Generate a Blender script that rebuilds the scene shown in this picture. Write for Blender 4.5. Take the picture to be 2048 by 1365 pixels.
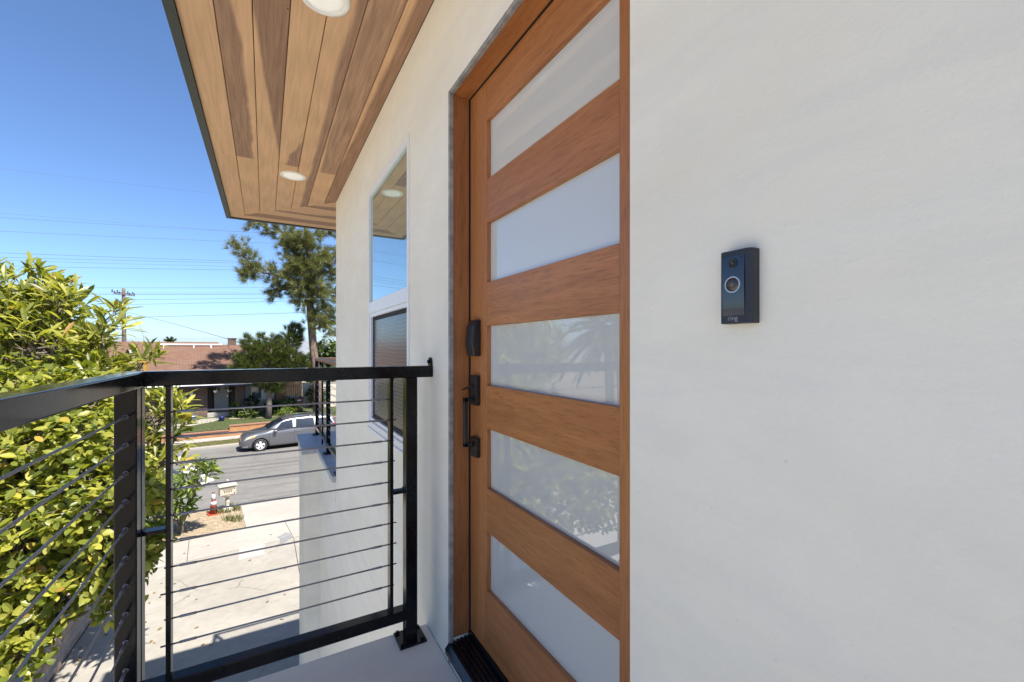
import bpy, math, random
import numpy as np
from mathutils import Vector, Matrix
random.seed(7); rng = np.random.default_rng(11)
R = math.radians
for o in list(bpy.data.objects): bpy.data.objects.remove(o)
scene = bpy.context.scene
C = scene.collection

# ------------------------------------------------------------------ camera
cam_d = bpy.data.cameras.new('camera'); cam = bpy.data.objects.new('camera', cam_d); C.objects.link(cam)
cam.location = (0, 0, 1.136); cam.rotation_euler = (R(90), 0, -math.atan2(494, 868))
cam_d.sensor_width = 36; cam_d.lens = 868/2048*36; cam_d.shift_y = 14.5/2048
cam_d.clip_start = .02; cam_d.clip_end = 9000
scene.camera = cam

# ------------------------------------------------------------------ sky, sun, exposure
SUN = Vector((.28, -.57, 1.0)).normalized()
world = bpy.data.worlds.new('World'); scene.world = world; world.use_nodes = True
wn = world.node_tree.nodes; wl = world.node_tree.links
sky = wn.new('ShaderNodeTexSky'); sky.sky_type = 'NISHITA'; sky.sun_disc = False
sky.sun_elevation = math.asin(SUN.z); sky.sun_rotation = math.atan2(SUN.x, SUN.y)
sky.altitude = 0; sky.air_density = .78; sky.dust_density = .8; sky.ozone_density = 8
wl.new(sky.outputs[0], wn['Background'].inputs[0]); wn['Background'].inputs[1].default_value = .088
sun_d = bpy.data.lights.new('sun', 'SUN'); sun = bpy.data.objects.new('sun', sun_d); C.objects.link(sun)
sun_d.energy = 4.5; sun_d.angle = R(.55); sun_d.color = (1, .95, .87)
sun.rotation_euler = SUN.to_track_quat('Z', 'Y').to_euler(); sun.location = SUN*60
vs = scene.view_settings
vs.view_transform = 'Standard'; vs.look = 'None'; vs.gamma = 1; vs.use_curve_mapping = False; vs.exposure = 1.42
scene.render.engine = 'CYCLES'
scene.cycles.max_bounces = 8; scene.cycles.diffuse_bounces = 5; scene.cycles.glossy_bounces = 4
scene.cycles.transmission_bounces = 3

# ------------------------------------------------------------------ materials
class NT:
    def __init__(s, name):
        s.m = bpy.data.materials.new(name); s.m.use_nodes = True
        s.t = s.m.node_tree; s.n = s.t.nodes; s.b = s.n['Principled BSDF']
    def node(s, typ, **kw):
        n = s.n.new(typ)
        for k, v in kw.items():
            if isinstance(k, str) and hasattr(n, k): setattr(n, k, v)
            else: n.inputs[k].default_value = v
        return n
    def link(s, a, b): s.t.links.new(a, b)
    def coord(s, scale=(1, 1, 1), rot=(0, 0, 0), which='Object'):
        tc = s.n.new('ShaderNodeTexCoord'); mp = s.n.new('ShaderNodeMapping')
        mp.inputs['Scale'].default_value = scale; mp.inputs['Rotation'].default_value = rot
        s.link(tc.outputs[which], mp.inputs[0]); return mp.outputs[0]
    def noise(s, co, scale, detail=4, rough=.55, dist=0):
        n = s.n.new('ShaderNodeTexNoise'); s.link(co, n.inputs['Vector'])
        n.inputs['Scale'].default_value = scale; n.inputs['Detail'].default_value = detail
        n.inputs['Roughness'].default_value = rough; n.inputs['Distortion'].default_value = dist
        return n.outputs['Fac']
    def ramp(s, fac, stops):
        r = s.n.new('ShaderNodeValToRGB'); e = r.color_ramp.elements
        while len(e) < len(stops): e.new(.5)
        for el, (p, c) in zip(e, stops):
            el.position = p; el.color = (c if len(c) == 4 else (*c, 1)) if not isinstance(c, (int, float)) else (c, c, c, 1)
        s.link(fac, r.inputs[0]); return r.outputs[0]
    def mix(s, fac, a, b, mode='MIX'):
        m = s.n.new('ShaderNodeMix'); m.data_type = 'RGBA'; m.blend_type = mode
        for sock, val in ((m.inputs[0], fac), (m.inputs[6], a), (m.inputs[7], b)):
            if isinstance(val, (int, float)): sock.default_value = val
            elif isinstance(val, tuple): sock.default_value = (*val, 1) if len(val) == 3 else val
            else: s.link(val, sock)
        return m.outputs[2]
    def math(s, op, a, b=0.0, c=None):
        m = s.n.new('ShaderNodeMath'); m.operation = op
        for i, val in enumerate((a, b) if c is None else (a, b, c)):
            if isinstance(val, (int, float)): m.inputs[i].default_value = val
            else: s.link(val, m.inputs[i])
        return m.outputs[0]
    def bump(s, h, strength=.3, dist=.01):
        b = s.n.new('ShaderNodeBump'); b.inputs['Strength'].default_value = strength; b.inputs['Distance'].default_value = dist
        s.link(h, b.inputs['Height']); s.link(b.outputs[0], s.b.inputs['Normal'])
    def base(s, c):
        if isinstance(c, tuple): s.b.inputs['Base Color'].default_value = (*c, 1)
        else: s.link(c, s.b.inputs['Base Color'])
    def set(s, **kw):
        for k, v in kw.items():
            k = {'rough': 'Roughness', 'metal': 'Metallic', 'ior': 'IOR', 'spec': 'Specular IOR Level', 'coat': 'Coat Weight',
                 'coatr': 'Coat Roughness'}[k]
            if isinstance(v, (int, float)): s.b.inputs[k].default_value = v
            else: s.link(v, s.b.inputs[k])
        return s
def simple(name, col, rough=.6, col2=None, scale=6, bump=None, lo=.35, hi=.65, **kw):
    t = NT(name); t.set(rough=rough, **kw)
    co = t.coord()
    if col2: t.base(t.ramp(t.noise(co, scale, 5, .6), [(lo, col), (hi, col2)]))
    else: t.base(col)
    if bump: t.bump(t.noise(co, bump[0], 4, .6), bump[1], bump[2])
    return t.m
def stucco():
    t = NT('stucco'); co = t.coord(); cs = t.coord((1, .55, 1.4))
    n1 = t.noise(cs, 2.2, 6, .6, .4); n2 = t.noise(co, 9, 5, .65); n3 = t.noise(co, 130, 3, .6); n4 = t.noise(t.coord((1, 1, .12)), 5, 3)
    c = t.ramp(n1, [(.34, (.80, .75, .62)), (.52, (.845, .80, .675)), (.68, (.875, .835, .72))])
    c = t.mix(t.math('MULTIPLY', t.ramp(n2, [(.42, 0.), (.7, 1.)]), .30), c, (.77, .74, .655))
    c = t.mix(t.math('MULTIPLY', t.ramp(n4, [(.5, 0.), (.75, 1.)]), .25), c, (.77, .72, .61))
    tm = t.noise(t.coord((1, 1.6, 6), (R(20), 0, 0)), 1.7, 6, .7, 1.0)
    c = t.mix(t.math('MULTIPLY', t.ramp(tm, [(.45, 0.), (.72, 1.)]), .35), c, (.705, .68, .635))
    sp = t.ramp(t.noise(co, 46, 2, .5), [(.72, 0.), (.765, 1.)])
    c = t.mix(t.math('MULTIPLY', sp, .22), c, (.45, .43, .40))
    t.base(c); t.set(rough=.88, spec=.2)
    tw = t.noise(t.coord((1, 3.2, 9), (R(24), 0, 0)), 2.2, 5, .65, 1.4); tw2 = t.noise(t.coord((1, 8, 2.6), (R(-18), 0, 0)), 2.0, 4, .6, 1.2)
    hh = t.math('ADD', t.math('MULTIPLY', n3, .42), t.math('ADD', t.math('MULTIPLY', n1, 1.0), t.math('MULTIPLY', n2, .5)))
    t.bump(t.math('ADD', hh, t.math('MULTIPLY', t.math('ADD', tw, tw2), .40)), .26, .006)
    return t.m
def wood(name, c1, c2, axis, rough=.45, fine=60, coat=0., stretch=16):
    t = NT(name); sc = [fine]*3; sc[axis] = fine/stretch
    lo = [7.]*3; lo[axis] = .8
    oi = t.n.new('ShaderNodeObjectInfo'); rv = t.math('MULTIPLY', oi.outputs['Random'], 37)
    def rc(sca):
        tc = t.n.new('ShaderNodeTexCoord'); ad = t.n.new('ShaderNodeVectorMath'); t.link(tc.outputs['Object'], ad.inputs[0]); t.link(rv, ad.inputs[1])
        mp = t.n.new('ShaderNodeMapping'); mp.inputs['Scale'].default_value = tuple(sca); t.link(ad.outputs[0], mp.inputs[0]); return mp.outputs[0]
    a = t.noise(rc(sc), 1, 5, .65); b = t.noise(rc(lo), 1, 4, .6, 1.2)
    f = t.math('ADD', t.math('MULTIPLY', a, .55), t.math('MULTIPLY', b, .45))
    por = [fine*5.]*3; por[axis] = fine/3.
    pn = t.ramp(t.noise(rc(por), 1, 2, .5), [(.36, 1.), (.46, 0.)])
    c = t.ramp(f, [(.34, c1), (.64, c2)])
    c = t.mix(t.math('MULTIPLY', oi.outputs['Random'], .30), c, tuple(q*.62 for q in c2))
    t.base(t.mix(t.math('MULTIPLY', pn, .35), c, tuple(q*.45 for q in c1)))
    t.set(rough=rough, coat=coat, coatr=.25, spec=.4); t.bump(t.math('SUBTRACT', a, t.math('MULTIPLY', pn, .5)), .12, .002)
    return t.m
def plank_wood(name, prof, light=(.74, .47, .27), dark=(.36, .215, .14), seed=0, axis=1):
    """soffit board: pale sapwood and brown heartwood met along a wandering line; prof = (x0, slope per m, side, wander) in metres across the board"""
    t = NT(name); tc = t.n.new('ShaderNodeTexCoord'); sx = t.n.new('ShaderNodeSeparateXYZ'); t.link(tc.outputs['Object'], sx.inputs[0])
    X, Y = (sx.outputs[0], sx.outputs[1]) if axis == 1 else (sx.outputs[1], sx.outputs[0])
    st = (2.5, 1.1, 1) if axis == 1 else (1.1, 2.5, 1)
    mp = t.n.new('ShaderNodeMapping'); mp.inputs['Location'].default_value = (seed*3.1, seed*1.7, 0); mp.inputs['Scale'].default_value = st
    t.link(tc.outputs['Object'], mp.inputs[0])
    wob = t.noise(mp.outputs[0], 1.6, 3, .5)
    gs = (70, 3.2, 20) if axis == 1 else (3.2, 70, 20)
    mg = t.n.new('ShaderNodeMapping'); mg.inputs['Location'].default_value = (seed*5.3, seed*2.9, 0); mg.inputs['Scale'].default_value = gs
    t.link(tc.outputs['Object'], mg.inputs[0])
    g = t.noise(mg.outputs[0], 1, 5, .6, .6)
    mr = t.n.new('ShaderNodeMapping'); mr.inputs['Location'].default_value = (seed*2.3, seed*4.9, 0)
    mr.inputs['Scale'].default_value = (16, 1.0, 4) if axis == 1 else (1.0, 16, 4); t.link(tc.outputs['Object'], mr.inputs[0])
    wv = t.n.new('ShaderNodeTexWave'); wv.wave_type = 'RINGS'; wv.inputs['Scale'].default_value = 1.1; wv.inputs['Distortion'].default_value = 5
    wv.inputs['Detail'].default_value = 2; t.link(mr.outputs[0], wv.inputs['Vector'])
    big = t.noise(mp.outputs[0], .8, 3, .5)
    l = t.ramp(g, [(.3, tuple(q*.84 for q in light)), (.7, tuple(q*1.1 for q in light))])
    l = t.mix(t.math('MULTIPLY', big, .3), l, (light[0]*.8, light[1]*.72, light[2]*.7))
    d = t.ramp(g, [(.3, tuple(q*.75 for q in dark)), (.7, tuple(q*1.3 for q in dark))])
    if prof:
        x0, sl, side, wan = prof
        e = t.math('ADD', t.math('MULTIPLY', t.math('SUBTRACT', wob, .5), wan), t.math('MULTIPLY_ADD', Y, sl, x0))
        m = t.math('MULTIPLY', t.math('SUBTRACT', X, e), side)
        fac = t.ramp(t.math('MULTIPLY_ADD', m, 30, .5), [(.25, 0.), (.75, 1.)])
        c = t.mix(fac, l, d)
    else: c = l
    c = t.mix(t.math('MULTIPLY', wv.outputs['Fac'], .10), c, (.16, .08, .045), 'MIX')
    nl = t.n.new('ShaderNodeTexVoronoi'); nl.inputs['Scale'].default_value = 6.5; nl.inputs['Randomness'].default_value = .8; t.link(tc.outputs['Object'], nl.inputs['Vector'])
    c = t.mix(t.ramp(nl.outputs['Distance'], [(.022, 1.), (.03, 0.)]), c, (.08, .045, .03))
    t.base(c); t.set(rough=.62, spec=.25); t.bump(g, .1, .002)
    return t.m
def leaf_mat(name, c1, c2, c3, trans=.35, rough=.4):
    t = NT(name); geo = t.n.new('ShaderNodeNewGeometry'); oi = t.n.new('ShaderNodeObjectInfo')
    f = t.math('FRACT', t.math('ADD', geo.outputs['Random Per Island'], oi.outputs['Random']))
    c = t.ramp(f, [(0, tuple(q*.8 for q in c1)), (.2, c1), (.5, c2), (.9, c3), (.978, tuple(min(1, q*1.2) for q in c3)), (.988, (c3[0]*1.15, c3[1]*.8, c3[2]*.7)), (1, (c3[0]*.75, c3[1]*.45, c3[2]*.5))])
    t.base(c); t.set(rough=rough, spec=.45)
    tr = t.n.new('ShaderNodeBsdfTranslucent'); t.link(t.mix(1, c, (1.5, 1.6, .55), 'MULTIPLY'), tr.inputs[0])
    ms = t.n.new('ShaderNodeMixShader'); ms.inputs[0].default_value = trans
    t.link(t.b.outputs[0], ms.inputs[1]); t.link(tr.outputs[0], ms.inputs[2])
    t.link(ms.outputs[0], t.n['Material Output'].inputs[0]); return t.m
def brick_mat(name, a, b, mortar, sc=(1, 1, 1), w=.22, h=.075):
    t = NT(name); tc = t.n.new('ShaderNodeTexCoord'); sx = t.n.new('ShaderNodeSeparateXYZ'); t.link(tc.outputs['Object'], sx.inputs[0])
    cb = t.n.new('ShaderNodeCombineXYZ'); t.link(sx.outputs[0], cb.inputs[0]); t.link(sx.outputs[2], cb.inputs[1])
    br = t.n.new('ShaderNodeTexBrick'); t.link(cb.outputs[0], br.inputs['Vector'])
    for k, v in (('Color1', (*a, 1)), ('Color2', (*b, 1)), ('Mortar', (*mortar, 1))): br.inputs[k].default_value = v
    br.inputs['Scale'].default_value = 1; br.inputs['Brick Width'].default_value = w; br.inputs['Row Height'].default_value = h
    br.inputs['Mortar Size'].default_value = .009; br.inputs['Bias'].default_value = -.1
    n = t.noise(t.coord((4, 4, 13)), 1.2, 3)
    t.base(t.mix(t.math('MULTIPLY', t.ramp(n, [(.55, 0.), (.7, 1.)]), .6), br.outputs['Color'], tuple(q*.45 for q in a)))
    t.set(rough=.85); t.bump(br.outputs['Fac'], -.4, .01); return t.m
def concrete(name, c1, c2, crack=False, stain=(.25, .23, .2), streak=None):
    t = NT(name); co = t.coord()
    n = t.noise(co, .55, 6, .6); n2 = t.noise(co, 5, 5, .7); n3 = t.noise(co, 90, 3, .7)
    c = t.ramp(t.math('ADD', t.math('MULTIPLY', n, .6), t.math('MULTIPLY', n2, .4)), [(.36, c1), (.64, c2)])
    if streak:
        ns = t.noise(t.coord(streak, (0, 0, R(-5.5))), 1, 5, .6)
        c = t.mix(t.math('MULTIPLY', t.ramp(ns, [(.47, 0.), (.66, 1.)]), .75), c, stain)
    c = t.mix(t.math('MULTIPLY', t.ramp(t.noise(co, 1.1, 4, .7, .6), [(.55, 0.), (.75, 1.)]), .42), c, stain)
    if crack:
        v = t.n.new('ShaderNodeTexVoronoi'); v.feature = 'DISTANCE_TO_EDGE'; v.inputs['Scale'].default_value = .38
        w = t.n.new('ShaderNodeMix'); w.data_type = 'RGBA'; w.inputs[0].default_value = .14
        nz = t.n.new('ShaderNodeTexNoise'); nz.inputs['Scale'].default_value = 2.5; nz.inputs['Detail'].default_value = 5; t.link(co, nz.inputs['Vector'])
        t.link(co, w.inputs[6]); t.link(nz.outputs['Color'], w.inputs[7]); t.link(w.outputs[2], v.inputs['Vector'])
        cr = t.math('MULTIPLY', t.ramp(v.outputs['Distance'], [(.0006, 1.), (.0022, 0.)]), t.ramp(t.noise(co, .8, 2), [(.5, 0.), (.58, 1.)]))
        c = t.mix(t.math('MULTIPLY', cr, .6), c, (.07, .065, .06))
    t.base(c); t.set(rough=.9, spec=.2); t.bump(t.math('ADD', t.math('MULTIPLY', n3, .6), n2), .3, .006)
    return t.m
M = {}
M['stucco'] = stucco()
M['door_v'] = wood('mahogany_upright', (.35, .128, .038), (.53, .215, .070), 2, .42, 55, .15)
M['door_h'] = wood('mahogany_across', (.33, .12, .036), (.51, .205, .068), 1, .42, 55, .15)
M['jamb'] = wood('jamb_wood', (.27, .102, .034), (.42, .175, .062), 2, .45, 40, .1, 22)
M['frost'] = simple('frosted_glass', (.60, .61, .575), .012, spec=.5, ior=1.95)
def dusty():
    t = NT('black_gloss_paint'); n = t.noise(t.coord(), 7, 6, .7); n2 = t.noise(t.coord(), 160, 2, .6)
    t.base(t.ramp(n, [(.45, (.006, .006, .007)), (.8, (.017, .0165, .016))])); t.set(spec=.26, rough=t.ramp(t.math('ADD', t.math('MULTIPLY', n, .7), t.math('MULTIPLY', n2, .3)), [(.35, .07), (.7, .24)])); return t.m
M['black'] = dusty()
M['hardware'] = simple('black_hardware', (.012, .012, .013), .38)
M['threshold'] = simple('black_sill', (.008, .007, .009), .16)
M['gasket'] = simple('weatherstrip', (.008, .007, .007), .7)
M['cable'] = simple('steel_cable', (.30, .29, .295), .45, metal=.35)
M['stud'] = simple('steel_fitting', (.26, .26, .29), .28, metal=.6)
M['zinc'] = simple('zinc_bead', (.22, .215, .21), .55, (.42, .405, .38), 24, metal=.15)
M['white'] = simple('white_vinyl', (.80, .80, .80), .4)
M['lamp_trim'] = simple('white_lamp_trim', (.90, .88, .83), .35)
M['fascia'] = simple('grey_fascia', (.045, .052, .052), .45)
M['deck'] = concrete('deck_concrete', (.68, .645, .56), (.77, .74, .655), stain=(.55, .525, .46))
M['cap'] = simple('grey_cap', (.36, .37, .385), .5, (.46, .47, .48), 4)
M['drive'] = concrete('drive_concrete', (.232, .213, .181), (.318, .296, .256), True, (.210, .189, .158))
M['damp'] = simple('damp_concrete', (.135, .135, .138), .8, (.21, .205, .20), 3)
M['patch'] = simple('new_concrete', (.30, .283, .255), .9, (.35, .33, .30), 4)
M['pale_yard'] = concrete('pale_yard_concrete', (.50, .48, .44), (.60, .575, .53), False, (.42, .40, .36))
M['walk'] = concrete('walk_concrete', (.272, .248, .214), (.340, .316, .279), False, (.204, .190, .170))
M['asphalt'] = concrete('old_asphalt', (.128, .122, .112), (.176, .168, .155), True, (.077, .074, .069), (.10, 1.9, 1))
M['soil'] = simple('dry_soil', (.224, .165, .099), .95, (.343, .277, .185), 9, (22, .9, .05))
M['earth'] = simple('yard_ground', (.196, .154, .105), .95, (.294, .252, .189), 1.2, (10, .6, .04))
M['lawn'] = simple('lawn_green', (.036, .052, .013), .9, (.068, .085, .022), 5, (60, .9, .04))
M['dry_lawn'] = simple('dry_lawn', (.111, .104, .033), .9, (.156, .140, .058), 4, (60, .9, .04))
M['terracotta'] = simple('orange_stucco', (.290, .135, .056), .9, (.356, .182, .083), 2.5, (40, .4, .01))
M['brickcap'] = simple('cap_brick', (.238, .112, .073), .9, (.304, .165, .112), 25)
M['brick'] = brick_mat('house_brick', (.085, .043, .032), (.14, .078, .056), (.13, .105, .085))  # brick darkened: the front wall's eave and tree shade is in this colour
M['shingle'] = brick_mat('roof_shingle', (.225, .115, .075), (.29, .155, .105), (.13, .062, .04), w=.32, h=.145)
def shingle2():
    t = NT('roof_shingle_slope'); tc = t.n.new('ShaderNodeTexCoord')
    br = t.n.new('ShaderNodeTexBrick'); t.link(tc.outputs['Object'], br.inputs['Vector'])
    for k, v in (('Color1', (.122, .070, .050, 1)), ('Color2', (.155, .094, .069, 1)), ('Mortar', (.075, .036, .023, 1))): br.inputs[k].default_value = v
    br.inputs['Scale'].default_value = 1; br.inputs['Brick Width'].default_value = .34; br.inputs['Row Height'].default_value = .17
    br.inputs['Mortar Size'].default_value = .012
    n = t.noise(t.coord((.5, .5, .5)), 1, 4)
    t.base(t.mix(t.math('MULTIPLY', n, .3), br.outputs['Color'], (.175, .11, .082))); t.set(rough=.95, spec=.1)
    t.bump(br.outputs['Fac'], -.5, .02); return t.m
M['shingle'] = shingle2()
M['brown_trim'] = simple('brown_trim', (.052, .029, .021), .7)
M['blue_trim'] = simple('dark_blue_trim', (.021, .027, .084), .6)
M['siding'] = wood('cedar_siding', (.154, .070, .028), (.238, .119, .052), 2, .7, 20)
M['fence'] = wood('gate_wood', (.277, .139, .059), (.356, .198, .092), 2, .8, 20)
M['cream'] = simple('cream_wall', (.392, .357, .294), .9, (.448, .413, .350), 2)
M['housedoor'] = simple('pale_door', (.396, .378, .333), .6)
M['dark'] = simple('dark_interior', (.012, .012, .013), .6)
M['glass_far'] = simple('window_glass', (.10, .115, .12), .03, spec=.9, ior=1.6)
M['curtain'] = simple('pale_blind', (.522, .522, .477), .8)
M['bark'] = simple('grey_bark', (.098, .079, .060), .95, (.180, .150, .120), 14, (30, .8, .03))
M['pinebark'] = NT('pine_bark')
def pinebark():
    t = M['pinebark']; n = t.noise(t.coord((9, 9, 2.4)), 1, 5, .65, .5)
    t.base(t.ramp(n, [(.36, (.045, .030, .023)), (.5, (.14, .095, .07)), (.68, (.24, .175, .135))])); t.set(rough=.95); t.bump(n, 1., .06)
    M['pinebark'] = t.m
pinebark()
M['leafA'] = leaf_mat('long_leaf', (.125, .145, .024), (.235, .24, .042), (.37, .35, .08), .42)
M['leafB'] = leaf_mat('oval_leaf', (.12, .15, .022), (.23, .245, .037), (.375, .36, .066), .44)
M['leafP'] = leaf_mat('plumeria_leaf', (.068, .118, .017), (.118, .174, .025), (.180, .217, .037), .32)
M['leafD'] = leaf_mat('dark_leaf', (.017, .032, .010), (.035, .056, .014), (.070, .091, .021), .25)
M['leafM'] = leaf_mat('shrub_leaf', (.033, .059, .013), (.059, .092, .020), (.106, .132, .030), .3)
M['needle'] = leaf_mat('pine_needle', (.068, .084, .025), (.130, .146, .043), (.229, .226, .087), .25, .55)
M['needleD'] = leaf_mat('dark_needle', (.015, .028, .008), (.046, .073, .015), (.152, .172, .030), .25, .55)
M['grass'] = leaf_mat('grass_blade', (.043, .068, .012), (.087, .105, .022), (.155, .143, .046), .3, .6)
M['berry'] = simple('dark_berry', (.02, .018, .025), .4)
M['petal'] = simple('white_petal', (.600, .593, .540), .6)
M['cone'] = simple('cone_orange', (.304, .046, .020), .5); M['collar'] = simple('cone_white', (.555, .555, .547), .5)
M['cast'] = simple('cream_cast_metal', (.354, .313, .245), .6, (.449, .408, .340), 14); M['castdark'] = simple('cast_dark_paint', (.16, .13, .10), .7)  # castdark: darker tone for the raised mailbox trim and the cone tip
M['vanpaint'] = NT('grey_car_paint').set(rough=.32, metal=.55, coat=1., coatr=.04).m
M['vanpaint'].node_tree.nodes['Principled BSDF'].inputs['Base Color'].default_value = (.15, .156, .170, 1)
M['vanglass'] = simple('van_glass', (.012, .017, .026), .03, spec=.7)
M['rubber'] = simple('tyre_rubber', (.018, .018, .019), .8); M['alloy'] = simple('alloy_rim', (.62, .62, .63), .35, metal=.25)
M['headlight'] = simple('headlight_lens', (.434, .406, .294), .08, spec=.8); M['amber'] = simple('amber_lens', (.65, .28, .02), .2)
M['chrome'] = simple('chrome', (.7, .7, .72), .12, metal=1.); M['plastic'] = simple('dark_plastic', (.02, .02, .022), .5)
M['taillight'] = simple('red_lens', (.45, .02, .02), .15)
M['polewood'] = simple('pole_wood', (.075, .054, .041), .95, (.128, .098, .075), 3); M['wire'] = simple('wire', (.09, .10, .12), .7)
M['binbrown'] = simple('brown_bin', (.112, .052, .035), .5); M['binblue'] = simple('blue_bin', (.028, .084, .252), .5); M['bingrey'] = simple('grey_lid', (.210, .252, .266), .5)
M['pot'] = simple('blue_pot', (.012, .016, .085), .25); M['signblue'] = simple('sign_blue', (.02, .09, .46), .4)
M['hill'] = simple('far_hill', (.150, .165, .188), .95, (.203, .210, .217), .004)
M['blockwall'] = simple('tan_block_wall', (.259, .187, .137), .9, (.346, .266, .209), 5, (40, .5, .01))
M['bell'] = simple('bell_body', (.018, .020, .026), .42); M['bellface'] = simple('bell_face', (.006, .007, .009), .02, spec=.5, ior=1.8)
M['bellring'] = simple('bell_ring', (.42, .46, .55), .3); M['bellbtn'] = simple('bell_button', (.075, .072, .07), .22, metal=.6); M['belltext'] = simple('bell_lettering', (.36, .37, .39), .5)
M['screen'] = NT('window_screen')
def screenmat():
    t = M['screen']; w = t.n.new('ShaderNodeTexWave'); w.bands_direction = 'Z'; w.inputs['Scale'].default_value = 16
    w.inputs['Distortion'].default_value = 2.2; w.inputs['Detail'].default_value = 0; w.inputs['Detail Scale'].default_value = .5; t.link(t.coord(), w.inputs['Vector'])
    t.base(t.ramp(w.outputs['Fac'], [(.2, (.085, .09, .098)), (.8, (.12, .125, .132))])); t.set(rough=.20, spec=.28); M['screen'] = t.m
screenmat()
M['winglass'] = simple('teal_window_glass', (.46, .60, .58), .008, metal=.8)

# ------------------------------------------------------------------ mesh helpers
class MB:
    def __init__(s): s.v = []; s.f = []
    def add(s, vs, fs):
        b = len(s.v); s.v += [tuple(v) for v in vs]; s.f += [tuple(i+b for i in f) for f in fs]; return s
    def box(s, x0, x1, y0, y1, z0, z1):
        v = [(x, y, z) for z in (z0, z1) for y in (y0, y1) for x in (x0, x1)]
        return s.add(v, [(0, 2, 3, 1), (4, 5, 7, 6), (0, 1, 5, 4), (2, 6, 7, 3), (0, 4, 6, 2), (1, 3, 7, 5)])
    def quad(s, a, b, c, d): return s.add([a, b, c, d], [(0, 1, 2, 3)])
    def tube(s, pts, rad, n=8, caps=True):
        pts = [Vector(p) for p in pts]
        if isinstance(rad, (int, float)): rad = [rad]*len(pts)
        rings = []; prev = None
        for i, p in enumerate(pts):
            d = (pts[min(i+1, len(pts)-1)]-pts[max(i-1, 0)]).normalized()
            if prev is None: prev = d.orthogonal().normalized()
            u = (prev-d*prev.dot(d)).normalized(); w = d.cross(u); prev = u
            rings.append([p+(u*math.cos(k*2*math.pi/n)+w*math.sin(k*2*math.pi/n))*rad[i] for k in range(n)])
        v = [q for r in rings for q in r]; f = []
        for i in range(len(pts)-1):
            for k in range(n): f.append((i*n+k, i*n+(k+1) % n, (i+1)*n+(k+1) % n, (i+1)*n+k))
        if caps: f += [tuple(range(n))[::-1], tuple((len(pts)-1)*n+k for k in range(n))]
        return s.add(v, f)
    def lathe(s, prof, c=(0, 0, 0), n=20, axis='z', caps=True):
        v = []; f = []
        for r, h in prof:
            for k in range(n):
                a = k*2*math.pi/n; p = (r*math.cos(a), r*math.sin(a), h)
                if axis == 'x': p = (h, p[0], p[1])
                if axis == 'y': p = (p[0], h, p[1])
                v.append((p[0]+c[0], p[1]+c[1], p[2]+c[2]))
        for i in range(len(prof)-1):
            for k in range(n): f.append((i*n+k, i*n+(k+1) % n, (i+1)*n+(k+1) % n, (i+1)*n+k))
        if caps: f += [tuple(range(n))[::-1], tuple((len(prof)-1)*n+k for k in range(n))]
        return s.add(v, f)
    def prism(s, poly, a0, a1, axis='z'):
        n = len(poly); put = {'z': lambda p, a: (p[0], p[1], a), 'y': lambda p, a: (p[0], a, p[1]), 'x': lambda p, a: (a, p[0], p[1])}[axis]
        v = [put(p, a0) for p in poly]+[put(p, a1) for p in poly]
        f = [tuple(range(n))[::-1], tuple(range(n, 2*n))]+[(k, (k+1) % n, n+(k+1) % n, n+k) for k in range(n)]
        return s.add(v, f)
    def build(s, name, mat, parent=None, off=(0, 0, 0), smooth=False, bevel=0, seg=2):
        me = bpy.data.meshes.new(name); me.from_pydata([(v[0]-off[0], v[1]-off[1], v[2]-off[2]) for v in s.v], [], s.f)
        return link(name, me, mat, parent, smooth, bevel, seg)
def link(name, me, mat, parent=None, smooth=False, bevel=0, seg=2):
    if mat is not None: me.materials.append(M[mat] if isinstance(mat, str) else mat)
    if smooth: me.polygons.foreach_set('use_smooth', [True]*len(me.polygons))
    me.update()
    o = bpy.data.objects.new(name, me); C.objects.link(o)
    if parent: o.parent = parent
    if bevel:
        b = o.modifiers.new('bevel', 'BEVEL'); b.width = bevel; b.segments = seg; b.limit_method = 'ANGLE'
    return o
def thing(name, label, cat, loc=(0, 0, 0), rz=0, group=None):
    o = bpy.data.objects.new(name, None); C.objects.link(o); o.location = loc; o.rotation_euler = (0, 0, rz); o.empty_display_size = .1
    return tag(o, label, cat, group)
def tag(o, label, cat, group=None):
    o['label'] = label; o['category'] = cat
    if group: o['group'] = group
    return o
def struct(o): o['kind'] = 'structure'; return o
def stuff(o): o['kind'] = 'stuff'; return o
A = R(5.5); CA, SA = math.cos(A), math.sin(A)
def S(p, q, z=0): return Vector((p*CA-q*SA, p*SA+q*CA, z))      # street frame: p along the street, q across it
def cr(pts, x):                                                  # piecewise Catmull-Rom through (x, value) pairs
    n = len(pts)
    if x <= pts[0][0]: return pts[0][1]
    if x >= pts[-1][0]: return pts[-1][1]
    for i in range(n-1):
        if x <= pts[i+1][0]:
            x0, y0 = pts[i]; x1, y1 = pts[i+1]; h = x1-x0; t = (x-x0)/h
            m0 = (y1-pts[i-1][1])/(x1-pts[i-1][0]) if i > 0 else (y1-y0)/h
            m1 = (pts[i+2][1]-y0)/(pts[i+2][0]-x0) if i+2 < n else (y1-y0)/h
            return (2*t**3-3*t*t+1)*y0+(t**3-2*t*t+t)*h*m0+(-2*t**3+3*t*t)*y1+(t**3-t*t)*h*m1
def lerp_tab(tab, x):
    return float(np.interp(x, [t[0] for t in tab], [t[1] for t in tab]))

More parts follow.
